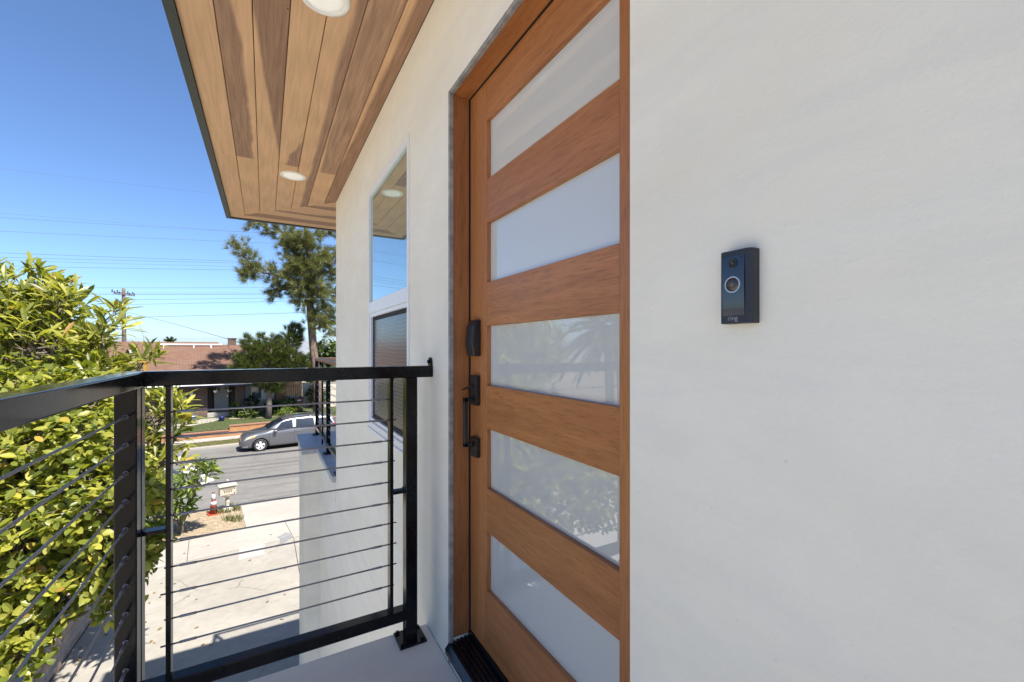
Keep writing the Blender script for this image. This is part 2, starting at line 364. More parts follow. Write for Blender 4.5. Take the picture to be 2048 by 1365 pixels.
# ------------------------------------------------------------------ ground, street, drive
GZ = [(-200, -3.9), (6, -3.9), (13.6, -4.20), (15.3, -4.28), (18.0, -4.38), (18.25, -4.50), (24, -4.53), (30.3, -4.62), (30.5, -4.50), (32.9, -4.46), (33.1, -4.06), (36.6, -3.68), (60, -3.6), (120, -6), (400, -30), (4000, -60)]
def gz(q): return lerp_tab(GZ, q)
def strip(name, q0, q1, p0, p1, mat, up=0, n=6, m=10, kind=struct):
    """strip of ground in the street frame that follows the slope"""
    b = MB(); qs = np.linspace(q0, q1, n+1); ps = np.linspace(p0, p1, m+1)
    qs = sorted(set(list(qs)+[g[0] for g in GZ if q0 < g[0] < q1]))
    v = [S(p, q, gz(q)+up) for q in qs for p in ps]; k = len(ps)
    b.add(v, [(i*k+j, i*k+j+1, (i+1)*k+j+1, (i+1)*k+j) for i in range(len(qs)-1) for j in range(k-1)])
    return kind(b.build(name, mat))
g = MB(); qs = [-400, -60, 5, 13.6, 15.3, 18.0, 18.3, 24, 30.25, 30.6, 32.9, 33.3, 36.6, 60, 120, 400, 4000]; ps = [-3000, -300, -60, -20, 0, 20, 60, 300, 3000]
g.add([S(p, q, gz(q)-.10) for q in qs for p in ps], [(i*9+j, i*9+j+1, (i+1)*9+j+1, (i+1)*9+j) for i in range(len(qs)-1) for j in range(8)])
struct(g.build('ground', 'earth'))
strip('street', 18.25, 30.3, -120, 120, 'asphalt', .004, 8, 24)
# driveway slabs with open joints
dw = struct(MB().build('driveway', 'drive'))
jx = [-2.9, .70, 5.0, 8.5]; jq = [-9, 0, 7.6, 13.55]
for i in range(len(jx)-1):
    for j in range(len(jq)-1):
        b = MB(); x0, x1 = jx[i]+.007, jx[i+1]-.007; q0, q1 = jq[j]+.007, jq[j+1]-.007
        if x0 > .5 and q1 < 5: continue
        pts = []
        for q in (q0, q1):
            for x in (x0, x1):
                y = (q+x*SA)/CA; pts.append((x, y))
        t = [(x, y, gz(-x*SA+y*CA)) for x, y in pts]; d = [(x, y, z-.09) for x, y, z in t]
        b.add(d+t, [(4, 5, 7, 6), (0, 1, 5, 4), (1, 3, 7, 5), (3, 2, 6, 7), (2, 0, 4, 6)])
        b.build('slab', 'drive', dw)
pz = [(-.60, 13.75), (.0, 13.80), (-.02, 12.85), (-.58, 12.80)]
MB().add([(x, y, gz(-x*SA+y*CA)+.004) for x, y in pz], [(3, 2, 1, 0)]).build('repair_patch', 'patch', dw)
rs = random.Random(3); MB().add([(x, y, gz(-x*SA+y*CA)+.008) for x, y in [(.45+.17*math.cos(a)*(1+.35*math.sin(3*a+1))+.05*rs.random(), 13.75+.40*math.sin(a)*(1+.3*math.sin(2*a))+.06*rs.random()) for a in np.linspace(0, 6.1, 22)]], [tuple(range(22))]).build('damp_stain', 'damp', dw)
walk = struct(MB().build('sidewalk', 'walk'))
for k in range(16):
    p0 = -22+k*2.4
    b = MB(); q0, q1 = 13.57, 15.28
    t = [S(p, q, gz(q)+.004) for q in (q0, q1) for p in (p0+.006, p0+2.394)]; d = [v-Vector((0, 0, .09)) for v in t]
    b.add(d+t, [(4, 5, 7, 6), (0, 1, 5, 4), (1, 3, 7, 5), (3, 2, 6, 7), (2, 0, 4, 6)]); b.build('slab', 'walk', walk)
strip('driveway_apron', 15.30, 18.25, .98, 9.5, 'walk', .003, 4, 8)
strip('parkway', 15.30, 17.98, -40, .97, 'soil', .02, 6, 40)
def kerb(q0, q1, p0, p1, h):
    b = MB(); z0 = gz(24)-.15
    b.add([S(p, q, z) for p in (p0, p1) for q, z in ((q0, z0), (q0, h-.015), (q0+.015, h), (q1-.03, h), (q1, h-.03), (q1, z0))],
          [tuple(range(6))[::-1], tuple(range(6, 12))]+[(k, (k+1) % 6, 6+(k+1) % 6, 6+k) for k in range(6)])
    return struct(b.build('kerb', 'walk'))
kerb(17.98, 18.20, -40, .95, -4.37)
kerb(30.32, 30.50, -60, 40, -4.49)
strip('far_parkway', 30.5, 31.75, -60, 40, 'dry_lawn', .012, 4, 20)
strip('far_sidewalk', 31.76, 32.85, -60, 40, 'walk', .02, 3, 20)
lawn = strip('front_lawn', 33.15, 37.6, -14, 14, 'lawn', .03, 6, 24)
# neighbouring yard beyond the low wall (it shows in the door glass)
b = MB(); b.add([(-14, -9, -3.86), (-3.12, -9, -3.86), (-3.12, 12.6, -4.1), (-14, 12.0, -4.1)], [(0, 1, 2, 3)]); struct(b.build('neighbour_yard', 'pale_yard'))
# hills on the horizon
b = MB(); N = 80
for i in range(N+1):
    a = R(-75)+R(140)*i/N; d = 3400
    h = 18+26*abs(math.sin(i*.31))+22*abs(math.sin(i*.13+1))+9*math.sin(i*1.3)
    b.v += [(d*math.sin(a), d*math.cos(a), -70), ((d+500)*math.sin(a), (d+500)*math.cos(a), h), ((d+1500)*math.sin(a), (d+1500)*math.cos(a), -70)]
for i in range(N): b.f += [(i*3, i*3+3, i*3+4, i*3+1), (i*3+1, i*3+4, i*3+5, i*3+2)]
struct(b.build('hills', 'hill', smooth=True))

# ------------------------------------------------------------------ our house
WX = .58
HB = (WX, 4.36, -4.0)
house = thing('house', 'cream stucco house with wooden door and cedar lined eave, filling the right side', 'house', HB)
def hpart(b, name, mat, parent=house, **kw): return b.build(name, mat, parent, HB, **kw)
ys = [-8, .583, 1.474, 1.976, 2.874, 4.36]; zs = [-.3, .055, .64, 2.058, 2.13, 2.507]
b = MB(); T = .22
holes = {(1, 1), (1, 2), (3, 2), (3, 3)}
for i in range(5):
    for j in range(5):
        if (i, j) in holes: continue
        b.quad((WX, ys[i+1], zs[j]), (WX, ys[i], zs[j]), (WX, ys[i], zs[j+1]), (WX, ys[i+1], zs[j+1]))
for (y0, y1, z0, z1) in ((.583, 1.474, .055, 2.058), (1.976, 2.874, .64, 2.13)):
    b.quad((WX, y0, z0), (WX+T, y0, z0), (WX+T, y0, z1), (WX, y0, z1)); b.quad((WX, y1, z0), (WX, y1, z1), (WX+T, y1, z1), (WX+T, y1, z0))
    b.quad((WX, y0, z1), (WX+T, y0, z1), (WX+T, y1, z1), (WX, y1, z1)); b.quad((WX, y0, z0), (WX, y1, z0), (WX+T, y1, z0), (WX+T, y0, z0))
b.quad((WX, 4.36, -.3), (WX, 4.36, 2.507), (9, 4.36, 2.507), (9, 4.36, -.3))
b.quad((9, 4.36, -4.4), (9, 4.36, 2.507), (9, -8, 2.507), (9, -8, -4.4)); b.quad((WX, -8, -4.4), (9, -8, -4.4), (9, -8, 2.507), (WX, -8, 2.507))
hpart(b, 'wall', 'stucco')
b = MB(); b.box(WX, 8.9, -8, 5.73, -4.6, -.302); 
# lower storey runs on under the front balcony, with a pilaster at its corner
b.box(.415, 8.9, 5.732, 6.70, -4.6, -.302)
b.box(.615, 8.9, 4.40, 6.66, -.3, -.125)
hpart(b, 'lower_wall', 'stucco')
b = MB(); b.prism([(WX-.035, 4.362), (8.9, 4.362), (8.9, 6.78), (.38, 6.78), (.38, 5.69), (WX-.035, 5.69)], -.125, -.068)
hpart(b, 'balcony_cap', 'cap', bevel=.004)
b = MB(); b.prism([(WX-.012, 4.362), (8.8, 4.362), (8.8, 6.74), (.402, 6.74), (.402, 5.715), (WX-.012, 5.715)], -.30, -.126)
hpart(b, 'balcony_edge_band', 'stucco')
# landing
b = MB(); b.box(-.445, WX-.001, -8, 1.735, -.26, 0); hpart(b, 'landing', 'deck', bevel=.006)
b = MB(); b.box(-.41, WX-.002, -8, 1.55, -.52, -.262); hpart(b, 'landing_beam', 'stucco')
# eave: fascia, roof deck, boards
SZ = 2.507; FX = -.312; YE = 5.38; EY = -.35
b = MB(); b.box(-.352, FX, EY, 5.42, SZ-.012, SZ+.13); b.box(FX, 9, YE, 5.42, SZ-.012, SZ+.13); b.box(FX, WX, EY-.04, EY, SZ-.012, SZ+.13); hpart(b, 'fascia', 'fascia', bevel=.002)
b = MB(); b.box(FX, 9, EY, YE, SZ+.05, SZ+.12); b.box(WX, 9, -8, EY, SZ+.05, SZ+.12); hpart(b, 'roof', 'fascia')
b = MB(); b.box(FX, 9, EY, YE, SZ+.024, SZ+.049); soff = hpart(b, 'soffit', 'brown_trim')
ex = [-.312, -.178, -.044, .089, .222, .354, .489, .64]
def mit(x): return 4.37+(.58-x)*1.135
def board(x0, x1, y0, y1, mat, far_mitre=True):
    b = MB(); a0, a1 = x0+.0016, x1-.0016
    e0, e1 = (mit(a0)-.002, mit(a1)-.002) if far_mitre else (y1-.0012, y1-.0012)
    poly = [(a0, y0), (a1, y0), (a1, e1), (a0, e0)]
    b.prism(poly, SZ, SZ+.02); return hpart(b, 'plank', mat, soff, bevel=.0028, seg=2)
LX = [(-.312, 'p1'), ]
def lx(x): return x-HB[0]     # board textures use the house's own coordinates
def ly(y): return y-HB[1]
def prof(xa, ya, xb, yb, side, wan):  # heartwood edge from (xa, ya) to (xb, yb)
    sl = (xb-xa)/(yb-ya); return (lx(xa)-sl*ly(ya), sl, side, wan)
PM = {1: plank_wood('board_a', None, seed=1),
      2: plank_wood('board_b', prof(-.115, 1.7, -.060, 3.6, -1, .11), seed=2), 22: plank_wood('board_b_far', None, seed=3),
      3: plank_wood('board_c', prof(-.060, 1.9, .095, 3.6, 1, .05), seed=4, dark=(.33, .195, .125)),
      4: plank_wood('board_d', prof(.30, 1.7, .165, 3.66, 1, .16), seed=5), 42: plank_wood('board_d_far', None, seed=6),
      5: plank_wood('board_e', prof(.322, 1.7, .292, 4.4, 1, .06), seed=7),
      6: plank_wood('board_f', prof(.35, 1.7, .372, 3.66, 1, .02), seed=8, dark=(.42, .26, .165)), 62: plank_wood('board_f_far', None, seed=9),
      7: plank_wood('board_g', prof(.525, 1.75, .495, 3.4, 1, .035), seed=10, dark=(.35, .205, .13))}
board(ex[0], ex[1], EY, 0, PM[1])
board(ex[1], ex[2], EY, 3.66, PM[2], False); board(ex[1], ex[2], 3.66, 0, PM[22])
board(ex[2], ex[3], EY, 0, PM[3])
board(ex[3], ex[4], EY, 3.66, PM[4], False); board(ex[3], ex[4], 3.66, 0, PM[42])
board(ex[4], ex[5], EY, 0, PM[5])
board(ex[5], ex[6], EY, 3.68, PM[6], False); board(ex[5], ex[6], 3.68, 0, PM[62])
b = MB(); b.prism([(ex[6]+.0016, EY), (WX-.002, EY), (WX-.002, mit(WX)), (ex[6]+.0016, mit(ex[6])-.002)], SZ, SZ+.02); hpart(b, 'plank', PM[7], soff, bevel=.0028)
QM = [plank_wood('front_board_%d' % k, pr, seed=20+k, axis=0) for k, pr in enumerate([None, (.19, .0, 1, .2), None, (.5, 0, 1, .3), None, (.72, 0, 1, .3), None])]
ey = [4.37, 4.50, 4.65, 4.80, 4.955, 5.105, 5.255, YE]
for k in range(7):
    y0, y1 = ey[k]+.0016, ey[k+1]-.0016
    inv = lambda y: .58-(y-4.37)/1.135
    b = MB(); b.prism([(inv(y0)+.002, y0), (8.9, y0), (8.9, y1), (inv(y1)+.002, y1)], SZ, SZ+.02); hpart(b, 'plank', QM[k], soff, bevel=.0028)
# door frame
dfm = MB().box(.645, .70, 1.4745, 1.52, .04, 2.10); fr = hpart(dfm, 'door_frame', 'jamb')
ND = .692; D0, D1, DX, DZ0, DZ1 = .5885, 1.466, .657, .102, 2.050
b = MB(); b.box(.592, .80, 1.470, 1.4735, .088, 2.0575); hpart(b, 'jamb', 'jamb', fr, bevel=.001)
b = MB(); b.box(.592, .80, .5835, 1.4695, 2.0515, 2.0575); hpart(b, 'head_jamb', 'door_h', fr, bevel=.001)
b = MB(); b.box(.592, .80, .5835, .587, .088, 2.051); hpart(b, 'jamb', 'jamb', fr, bevel=.001)
b = MB(); b.box(.653, .664, 1.4655, 1.4698, .09, 2.051); b.box(.653, .664, .588, 1.4655, 2.0475, 2.0512); hpart(b, 'weatherstrip', 'gasket', fr)
b = MB(); b.box(.5765, .5915, 1.4665, 1.4738, .0, 2.0578); b.box(.5765, .5915, .5842, 1.4664, 2.0505, 2.0578)
b.box(.5755, .5785, 1.4735, 1.478, .0, 2.063); b.box(.5755, .5785, .579, 1.4734, 2.0585, 2.063); hpart(b, 'corner_bead', 'zinc', fr, bevel=.001)
b = MB(); prof_t = [(.560, .045), (.560, .060), (.572, .074)]
for k in range(5):
    xb = .574+k*.015; prof_t += [(xb, .076+k*.0018), (xb+.008, .076+k*.0018), (xb+.0085, .071+k*.0018), (xb+.0145, .071+k*.0018)]
prof_t += [(.650, .086), (.652, .100), (.80, .100), (.80, .045)]
b.prism([(p[0], p[1]) for p in prof_t], .5842, 1.4695, 'y'); hpart(b, 'threshold', 'threshold', fr)
# door leaf
door = hpart(MB().box(.690, .698, D0+.05, D1-.05, DZ0+.05, DZ1-.05), 'door', 'gasket')
SW = .136; Z = [(.3068, .5116), (.6583, .863), (1.0115, 1.2247), (1.3697, 1.5694), (1.7144, 1.911)]; Z = [(.3068, .5116)]+[]
gl = [(.3068, .5110), (.6583, .8610), (1.0105, 1.2170), (1.3650, 1.5680), (1.7160, 1.912)]
gl = [(.307+.3512*k, .307+.3512*k+.2035) for k in range(5)]
for y0, y1 in ((D1-SW, D1-.003), (D0, ND)):
    b = MB(); b.box(DX, .70, y0, y1, DZ0, DZ1); hpart(b, 'stile', 'door_v', door, bevel=.0015)
zz = [DZ0]+[z for g_ in gl for z in g_]+[DZ1]
for k in range(0, len(zz), 2):
    b = MB(); b.box(DX+.0006, .70, ND+.0004, D1-SW-.0004, zz[k], zz[k+1]); hpart(b, 'rail', 'door_h', door, bevel=.0015)
for z0, z1 in gl:
    b = MB(); b.box(DX+.016, .69, ND+.0005, D1-SW-.0005, z0+.0004, z1-.0004); hpart(b, 'pane', 'frost', door)
# keypad lock, handle
b = MB(); yc = 1.404
b.prism([(.6565, 1.108), (.6565, 1.236), (.640, 1.236), (.628, 1.215), (.622, 1.150), (.630, 1.108)], yc-.031, yc+.031, 'y'); hpart(b, 'keypad_lock', 'hardware', door, bevel=.005, seg=3)
b = MB(); b.box(.640, .6565, yc-.026, yc+.026, .935, 1.040); b.box(.640, .6565, yc-.026, yc+.026, .752, .820)
b.box(.604, .640, yc-.008, yc+.008, .948, .963); b.box(.604, .640, yc-.008, yc+.008, .790, .804); b.box(.604, .617, yc-.008, yc+.008, .7905, .9625)
b.add([(.640, yc-.014, .998), (.640, yc+.014, .998), (.640, yc+.014, 1.008), (.640, yc-.014, 1.008), (.596, yc-.010, .990), (.596, yc+.010, .990)], [(0, 4, 5, 1), (3, 2, 5, 4), (0, 3, 4), (1, 5, 2)])
b.lathe([(.005, .638), (.005, .642)], (0, yc, .972), 12, 'x')
hpart(b, 'door_handle', 'hardware', door, bevel=.0015)
# window
W0, W1 = 1.976, 2.874
win = hpart(MB().box(.64, .66, W0+.02, W1-.02, .66, 2.11), 'window', 'dark')
def frame(y0, y1, z0, z1, w, x0, x1, name, mat='white', parent=win, wz=None):
    wz = wz or w; b = MB(); b.box(x0, x1, y0, y0+w, z0, z1); b.box(x0, x1, y1-w, y1, z0, z1); b.box(x0, x1, y0+w, y1-w, z0, z0+wz); b.box(x0, x1, y0+w, y1-w, z1-wz, z1)
    return hpart(b, name, mat, parent, bevel=.002)
frame(W0+.001, W1-.001, .641, 2.129, .024, .5735, .63, 'frame', wz=.036)
b = MB(); b.box(.576, .63, W0+.0255, W1-.0255, 1.355, 1.425); hpart(b, 'mullion', 'white', win, bevel=.002)
b = MB(); b.box(.586, .594, W0+.0255, W1-.0255, 1.4255, 2.0925); hpart(b, 'pane', 'winglass', win)
frame(W0+.0255, W1-.0255, .6775, 1.3545, .022, .582, .606, 'sash_frame', 'white')
frame(W0+.048, W1-.048, .70, 1.332, .022, .594, .602, 'screen_frame', M['gasket'])
b = MB(); b.box(.598, .600, W0+.0705, W1-.0705, .7225, 1.3095); hpart(b, 'insect_screen', 'screen', win)
b = MB(); b.box(.568, .60, W0-.004, W1+.004, .628, .6405); hpart(b, 'sill', 'white', win, bevel=.002)

# ------------------------------------------------------------------ recessed lights
emit = NT('lamp_diffuser'); emit.base((.86, .85, .80)); emit.b.inputs['Emission Color'].default_value = (1, .95, .82, 1); emit.b.inputs['Emission Strength'].default_value = .10
for (x, y, lab) in ((.195, 3.86, 'round white recessed light set in the eave boards near their mitred far end'), (.205, 1.84, 'round white recessed light in the eave boards, cut by the top of the picture')):
    L = thing('recessed_light', lab, 'light', (x, y, SZ), 0, 'lights in the eave')
    MB().lathe([(.070, -.0005), (.072, -.004), (.084, -.006), (.093, -.003), (.094, .002)], n=40).build('trim_ring', 'lamp_trim', L, smooth=True)
    MB().lathe([(.071, .004), (.0705, -.0035), (.05, -.0045), (.0, -.005)], n=40).build('diffuser', emit.m, L, smooth=True)

# ------------------------------------------------------------------ doorbell
db = thing('doorbell', 'slim black video doorbell with round button on the pale stucco wall', 'doorbell', (.58, .366, 1.2205))
def inset(poly, d): return poly
bw, bh, bd = .0228, .0505, .0195
b = MB(); pr = [(-.0002, -bw), (-bd+.006, -bw), (-bd+.002, -bw+.002), (-bd, -bw+.0065), (-bd, bw-.0025), (-bd+.002, bw), (-.0002, bw)]
b.prism(pr, -bh, bh); b.build('body', 'bell', db, bevel=.0012)
b = MB(); n = 10; y0, y1, z0, z1 = -.0135, .0183, -.0395, .0425
vv = [(-bd-.0003-.0011*(1-(2*j/n-1)**2), y0+(y1-y0)*i/4, z0+(z1-z0)*j/n) for j in range(n+1) for i in range(5)]
b.add(vv, [(j*5+i, (j+1)*5+i, (j+1)*5+i+1, j*5+i+1) for j in range(n) for i in range(4)]); b.build('faceplate', 'bellface', db, smooth=True)
MB().lathe([(.0112, -bd-.0008), (.0112, -bd-.0022), (.0096, -bd-.0022), (.0094, -bd-.0010)], (0, .003, .003), 40, 'x').build('light_ring', 'bellring', db)
MB().lathe([(.0094, -bd-.0005), (.0094, -bd-.0024), (.005, -bd-.0030), (.0, -bd-.0032)], (0, .003, .003), 40, 'x').build('button', 'bellbtn', db, smooth=True)
lens = MB().lathe([(.0064, -bd-.0003), (.0064, -bd-.0019), (.0052, -bd-.0021), (.0030, -bd-.0012), (.0, -bd-.0012)], (0, .003, .0325), 30, 'x').build('camera_lens', 'plastic', db)
MB().lathe([(.0027, -bd-.001), (.0024, -bd-.0022), (.0012, -bd-.0026), (.0, -bd-.0027)], (0, .003, .0325), 24, 'x').build('lens_glass', 'bellbtn', lens, smooth=True)
MB().lathe([(.0009, -bd-.0004), (.0009, -bd-.0012)], (0, -.0085, .0392), 12, 'x').build('sensor_hole', 'dark', db)
cu = bpy.data.curves.new('lettering', 'FONT'); cu.body = 'ring'; cu.size = .0098; cu.align_x = 'CENTER'; cu.extrude = .0002; cu.offset = -.00012
to = bpy.data.objects.new('tmp', cu); C.objects.link(to); dg = bpy.context.evaluated_depsgraph_get(); dg.update()
tm = bpy.data.meshes.new_from_object(to.evaluated_get(dg)); bpy.data.objects.remove(to)
lt = link('lettering', tm, 'belltext', db); lt.rotation_euler = (R(90), 0, R(-90)); lt.location = (-bd-.0003, .0035, -.0462)

# ------------------------------------------------------------------ landing railing
RX0, RX1 = -.364, -.316         # left run, seen edge-on to the left
RY0, RY1 = 1.650, 1.697         # end run, across the landing
RB = (-.34, 1.62, 0)
rail = thing('cable_railing', 'glossy black steel cable railing turning the corner of the landing', 'railing', RB)
def rp(b, name, mat='black', parent=rail, **kw): return b.build(name, mat, parent, RB, **kw)
TZ0, TZ1 = 1.022, 1.067
b = MB(); b.box(RX0, .5795, RY0, RY1, TZ0, TZ1); rp(b, 'top_rail', bevel=.004, seg=3)
b = MB(); b.box(RX0+.0005, RX1+.006, -2.6, RY0-.001, TZ0-.0005, TZ1-.0005); rp(b, 'top_rail', bevel=.004, seg=3)
b = MB(); b.box(RX0+.01, .4705, RY0, RY1, .088, .130); rp(b, 'bottom_rail', bevel=.003, seg=3)
b = MB(); b.box(RX0, RX1, -2.6, 1.594, .088, .130); rp(b, 'bottom_rail', bevel=.003, seg=3)
for (x0, x1, y0, y1) in ((.471, .516, RY0, RY1), (RX0, RX1, RY0+.003, RY1), (RX0-.002, RX1, 1.596, 1.643), (RX0, RX1, -.62, -.573), (RX0, RX1, -2.6, -2.553)):
    b = MB(); b.box(x0, x1, y0, y1, .0095, TZ0); po = rp(b, 'post', bevel=.003, seg=3)
    if y0 != 1.596:
        cx, cy = (x0+x1)/2, (y0+y1)/2; c2 = .052
        b = MB(); b.box(cx-c2, cx+c2, cy-c2, cy+c2, .0005, .0095); rp(b, 'base_plate', parent=po, bevel=.0015)
        for sx in (-1, 1):
            for sy in (-1, 1): 
                b = MB(); b.lathe([(.0085, .0095), (.0085, .017), (.006, .019)], (cx+sx*.039, cy+sy*.039, 0), 8); rp(b, 'bolt', parent=po)
for (x0, x1, px0, px1) in ((.411, .424, .424, .4715), (-.261, -.248, -.3165, -.261)):
    b = MB(); b.box(x0, x1, RY0+.004, RY1-.004, .1295, TZ0); ba = rp(b, 'cable_bar', bevel=.0015)
    b = MB(); b.box(px0, px1, RY0+.006, RY1-.006, .578, .590); rp(b, 'tie_bar', parent=ba, bevel=.0015)
# weld beads where members meet
for x, z in ((.4715, .131), (.4715, .591), (.4715, 1.021), (.425, 1.021), (-.3155, .591), (-.3155, 1.021), (-.262, 1.021), (.41, .131), (-.247, .131)):
    rr = random.Random(int(x*1e4+z*1e3)); b = MB()
    b.tube([(x+rr.uniform(-.0015, .0015), RY0+.004+k*.0048, z+rr.uniform(-.0012, .0012)) for k in range(9)], [rr.uniform(.0022, .0042) for k in range(9)], 7); rp(b, 'weld_bead', smooth=True)
# wall tab at the end of the top rail
b = MB(); arc = [(RY0+.0235+.0165*math.cos(a), 1.083+.0165*math.sin(a)) for a in np.linspace(0, math.pi, 9)]
b.prism([(RY0+.007, 1.0675), (RY0+.040, 1.0675)]+arc, .571, .5792, 'x'); tb = rp(b, 'wall_tab', bevel=.001)
b = MB(); b.lathe([(.008, .571), (.008, .566), (.004, .563)], (0, RY0+.0235, 1.083), 6, 'x'); rp(b, 'bolt', parent=tb)
yc = (RY0+RY1)/2
for k in range(10):
    z = .941-.0792*k; rr = random.Random(k*7+1)
    b = MB(); b.tube([(-.188, yc, z), (.348, yc, z)], .0029, 8); cb = rp(b, 'cable', 'cable', smooth=True)
    e0, e1 = -.266-rr.choice((.001, .001, .002, .010, .020)), .428+rr.choice((.002, .006, .012, .018))
    for (xa, xb, xe) in ((-.242, -.185, e0), (.398, .345, e1)):
        b = MB(); b.tube([(xb, yc, z), (xe, yc, z)], .0027, 8); d = 1 if xb > xa else -1
        b.tube([(xa+d*.012, yc, z), (xa+d*.014, yc, z), (xb-d*.003, yc, z), (xb, yc, z)], [.0030, .0042, .0042, .0028], 8); rp(b, 'tensioner', 'stud', cb, smooth=True)
xc = (RX0+RX1)/2
for k in range(10):
    z = .943-.0792*k
    b = MB(); b.tube([(xc, 1.55, z), (xc, .5, z), (xc, -.57, z), (xc, -2.55, z)], .0029, 8); cb = rp(b, 'cable', 'cable', smooth=True)
    b = MB(); b.tube([(xc, 1.548, z), (xc, 1.552, z), (xc, 1.575, z), (xc, 1.5955, z)], [.0034, .0044, .0044, .0044], 8)
    b.tube([(xc, 1.5955, z), (xc, 1.597, z)], [.0066, .0066], 10); rp(b, 'tensioner', 'stud', cb, smooth=True)

# ------------------------------------------------------------------ front balcony railing
BR = (.66, 6.57, -.068)
r2 = thing('balcony_railing', 'dark cable railing with brown cap standing on the front balcony, past the house corner', 'railing', BR)
def r2p(b, name, mat='black', parent=r2, **kw): return b.build(name, mat, parent, BR, **kw)
brown = simple('bronze_rail', (.11, .062, .048), .25)
b = MB(); b.box(.60, .655, 4.365, 6.62, .965, 1.006); b.box(.655, 8.7, 6.572, 6.62, .965, 1.006); r2p(b, 'top_rail', brown, bevel=.003)
b = MB(); b.box(.605, .650, 4.365, 6.56, .03, .07); b.box(.66, 8.7, 6.575, 6.615, .03, .07); r2p(b, 'bottom_rail', bevel=.003)
for (x0, y0) in ((.605, 6.572), (.605, 5.33), (.605, 4.42), (2.6, 6.572), (4.6, 6.572), (.612, 5.86)):
    w = .045 if y0 != 5.86 else .02
    b = MB(); b.box(x0, x0+w, y0, y0+w, -.06, .965); po = r2p(b, 'post', bevel=.002)
    if w > .03: b = MB(); b.box(x0-.03, x0+.075, y0-.03, y0+.075, -.0675, -.055); r2p(b, 'base_plate', parent=po)
for k in range(10):
    z = .885-.083*k
    b = MB(); b.tube([(.627, 4.40, z), (.627, 6.58, z)], .0028, 6); b.tube([(.65, 6.595, z), (8.6, 6.595, z)], .0028, 6); r2p(b, 'cable', 'cable', smooth=True)

# ------------------------------------------------------------------ low block wall along the drive
lw = thing('garden_wall', 'low tan block wall along the edge of the drive under the leafy bush', 'wall', (-3.02, 6.0, -4.1))
for c in range(3):
    for k in range(24):
        y0 = 2.0+k*.45+(.22 if c % 2 else 0)
        if y0 > 12.4: continue
        b = MB(); b.box(-3.115+random.uniform(0, .006), -2.915+random.uniform(-.006, 0), y0+.005, y0+.445, -4.02+c*.2-.012*(y0-2)+.004, -4.02+(c+1)*.2-.012*(y0-2)-.004)
        b.build('block', 'blockwall', lw, (-3.02, 6.0, -4.1), bevel=.006, seg=1)
MB().box(-3.105, -2.93, 2.0, 12.6, -4.3, -3.46).build('mortar_core', 'walk', lw, (-3.02, 6.0, -4.1)).rotation_euler = (-.0120, 0, 0)

# ------------------------------------------------------------------ foliage tools
def leaf_template(shape, fold=.25, droop=.12):
    t = [0, .22, .5, .78, 1]; v = [(0, 0, 0)]
    for k in (1, 2, 3):
        w = shape[k-1]; zc = -droop*t[k]**2
        v += [(-w, t[k], zc+fold*w), (0, t[k], zc), (w, t[k], zc+fold*w)]
    v.append((0, 1, -droop))
    f = [(0, 2, 1), (0, 3, 2), (7, 8, 10), (8, 9, 10)]
    for k in (1, 4): f += [(k, k+1, k+4), (k, k+4, k+3), (k+1, k+2, k+5), (k+1, k+5, k+4)]
    return np.array(v, float), np.array(f)
OVAL = leaf_template((.20, .27, .20), .22, .14); LONG = leaf_template((.045, .088, .09), .38, .18); STRAP = leaf_template((.05, .075, .055), .3, .25)
NEED = (np.array([(-.03, 0, 0), (.03, 0, 0), (0, 1, -.06)]), np.array([(0, 1, 2)]))
BLADE = (np.array([(-.04, 0, 0), (.04, 0, 0), (.025, .6, -.05), (0, 1, -.25)]), np.array([(0, 1, 2), (0, 2, 3)]))
def frames(pos, d, up, sc):
    d = d/np.linalg.norm(d, axis=1, keepdims=True); x = np.cross(d, up); x /= np.linalg.norm(x, axis=1, keepdims=True)+1e-9; z = np.cross(x, d)
    return pos, x, d, z, sc
def leaf_mesh(name, tmpl, fr):
    tv, tf = tmpl; pos, x, y, z, sc = fr; n = len(pos); k = len(tv)
    V = pos[:, None, :]+sc[:, None, None]*(tv[None, :, 0:1]*x[:, None, :]+tv[None, :, 1:2]*y[:, None, :]+tv[None, :, 2:3]*z[:, None, :])
    F = (tf[None]+(np.arange(n)*k)[:, None, None]).reshape(-1, 3)
    me = bpy.data.meshes.new(name); me.vertices.add(n*k); me.vertices.foreach_set('co', V.reshape(-1))
    me.loops.add(F.size); me.loops.foreach_set('vertex_index', F.reshape(-1).astype(np.int32))
    me.polygons.add(len(F)); me.polygons.foreach_set('loop_start', np.arange(0, F.size, 3, dtype=np.int32))
    me.update(calc_edges=True); me.validate(); return me
def unit(n):
    v = rng.normal(size=(n, 3)); return v/np.linalg.norm(v, axis=1, keepdims=True)
def blob_points(blobs, per, shell=.62, seed=0):
    """points in the outer part of overlapping lumps, dropping those deep inside another lump"""
    P = []; Nn = []
    for i, (c, r) in enumerate(blobs):
        c = np.array(c, float); r = np.array(r, float) if not isinstance(r, (int, float)) else np.full(3, float(r))
        n = int(per*np.prod(r)**(2/3)/.09)+3
        u = unit(n); rad = shell+(1-shell)*rng.random(n)**.6
        rad *= 1+.16*np.sin(u[:, 0]*5+i)*np.sin(u[:, 2]*6+i*2)+.10*np.sin(u[:, 1]*9+i)
        p = c+u*r*rad[:, None]; keep = np.ones(n, bool)
        for j, (c2, r2_) in enumerate(blobs):
            if j != i: keep &= np.linalg.norm((p-np.array(c2))/(np.array(r2_) if not isinstance(r2_, (int, float)) else float(r2_)), axis=1) > .55
        P.append(p[keep]); Nn.append(u[keep])
    return np.concatenate(P), np.concatenate(Nn)
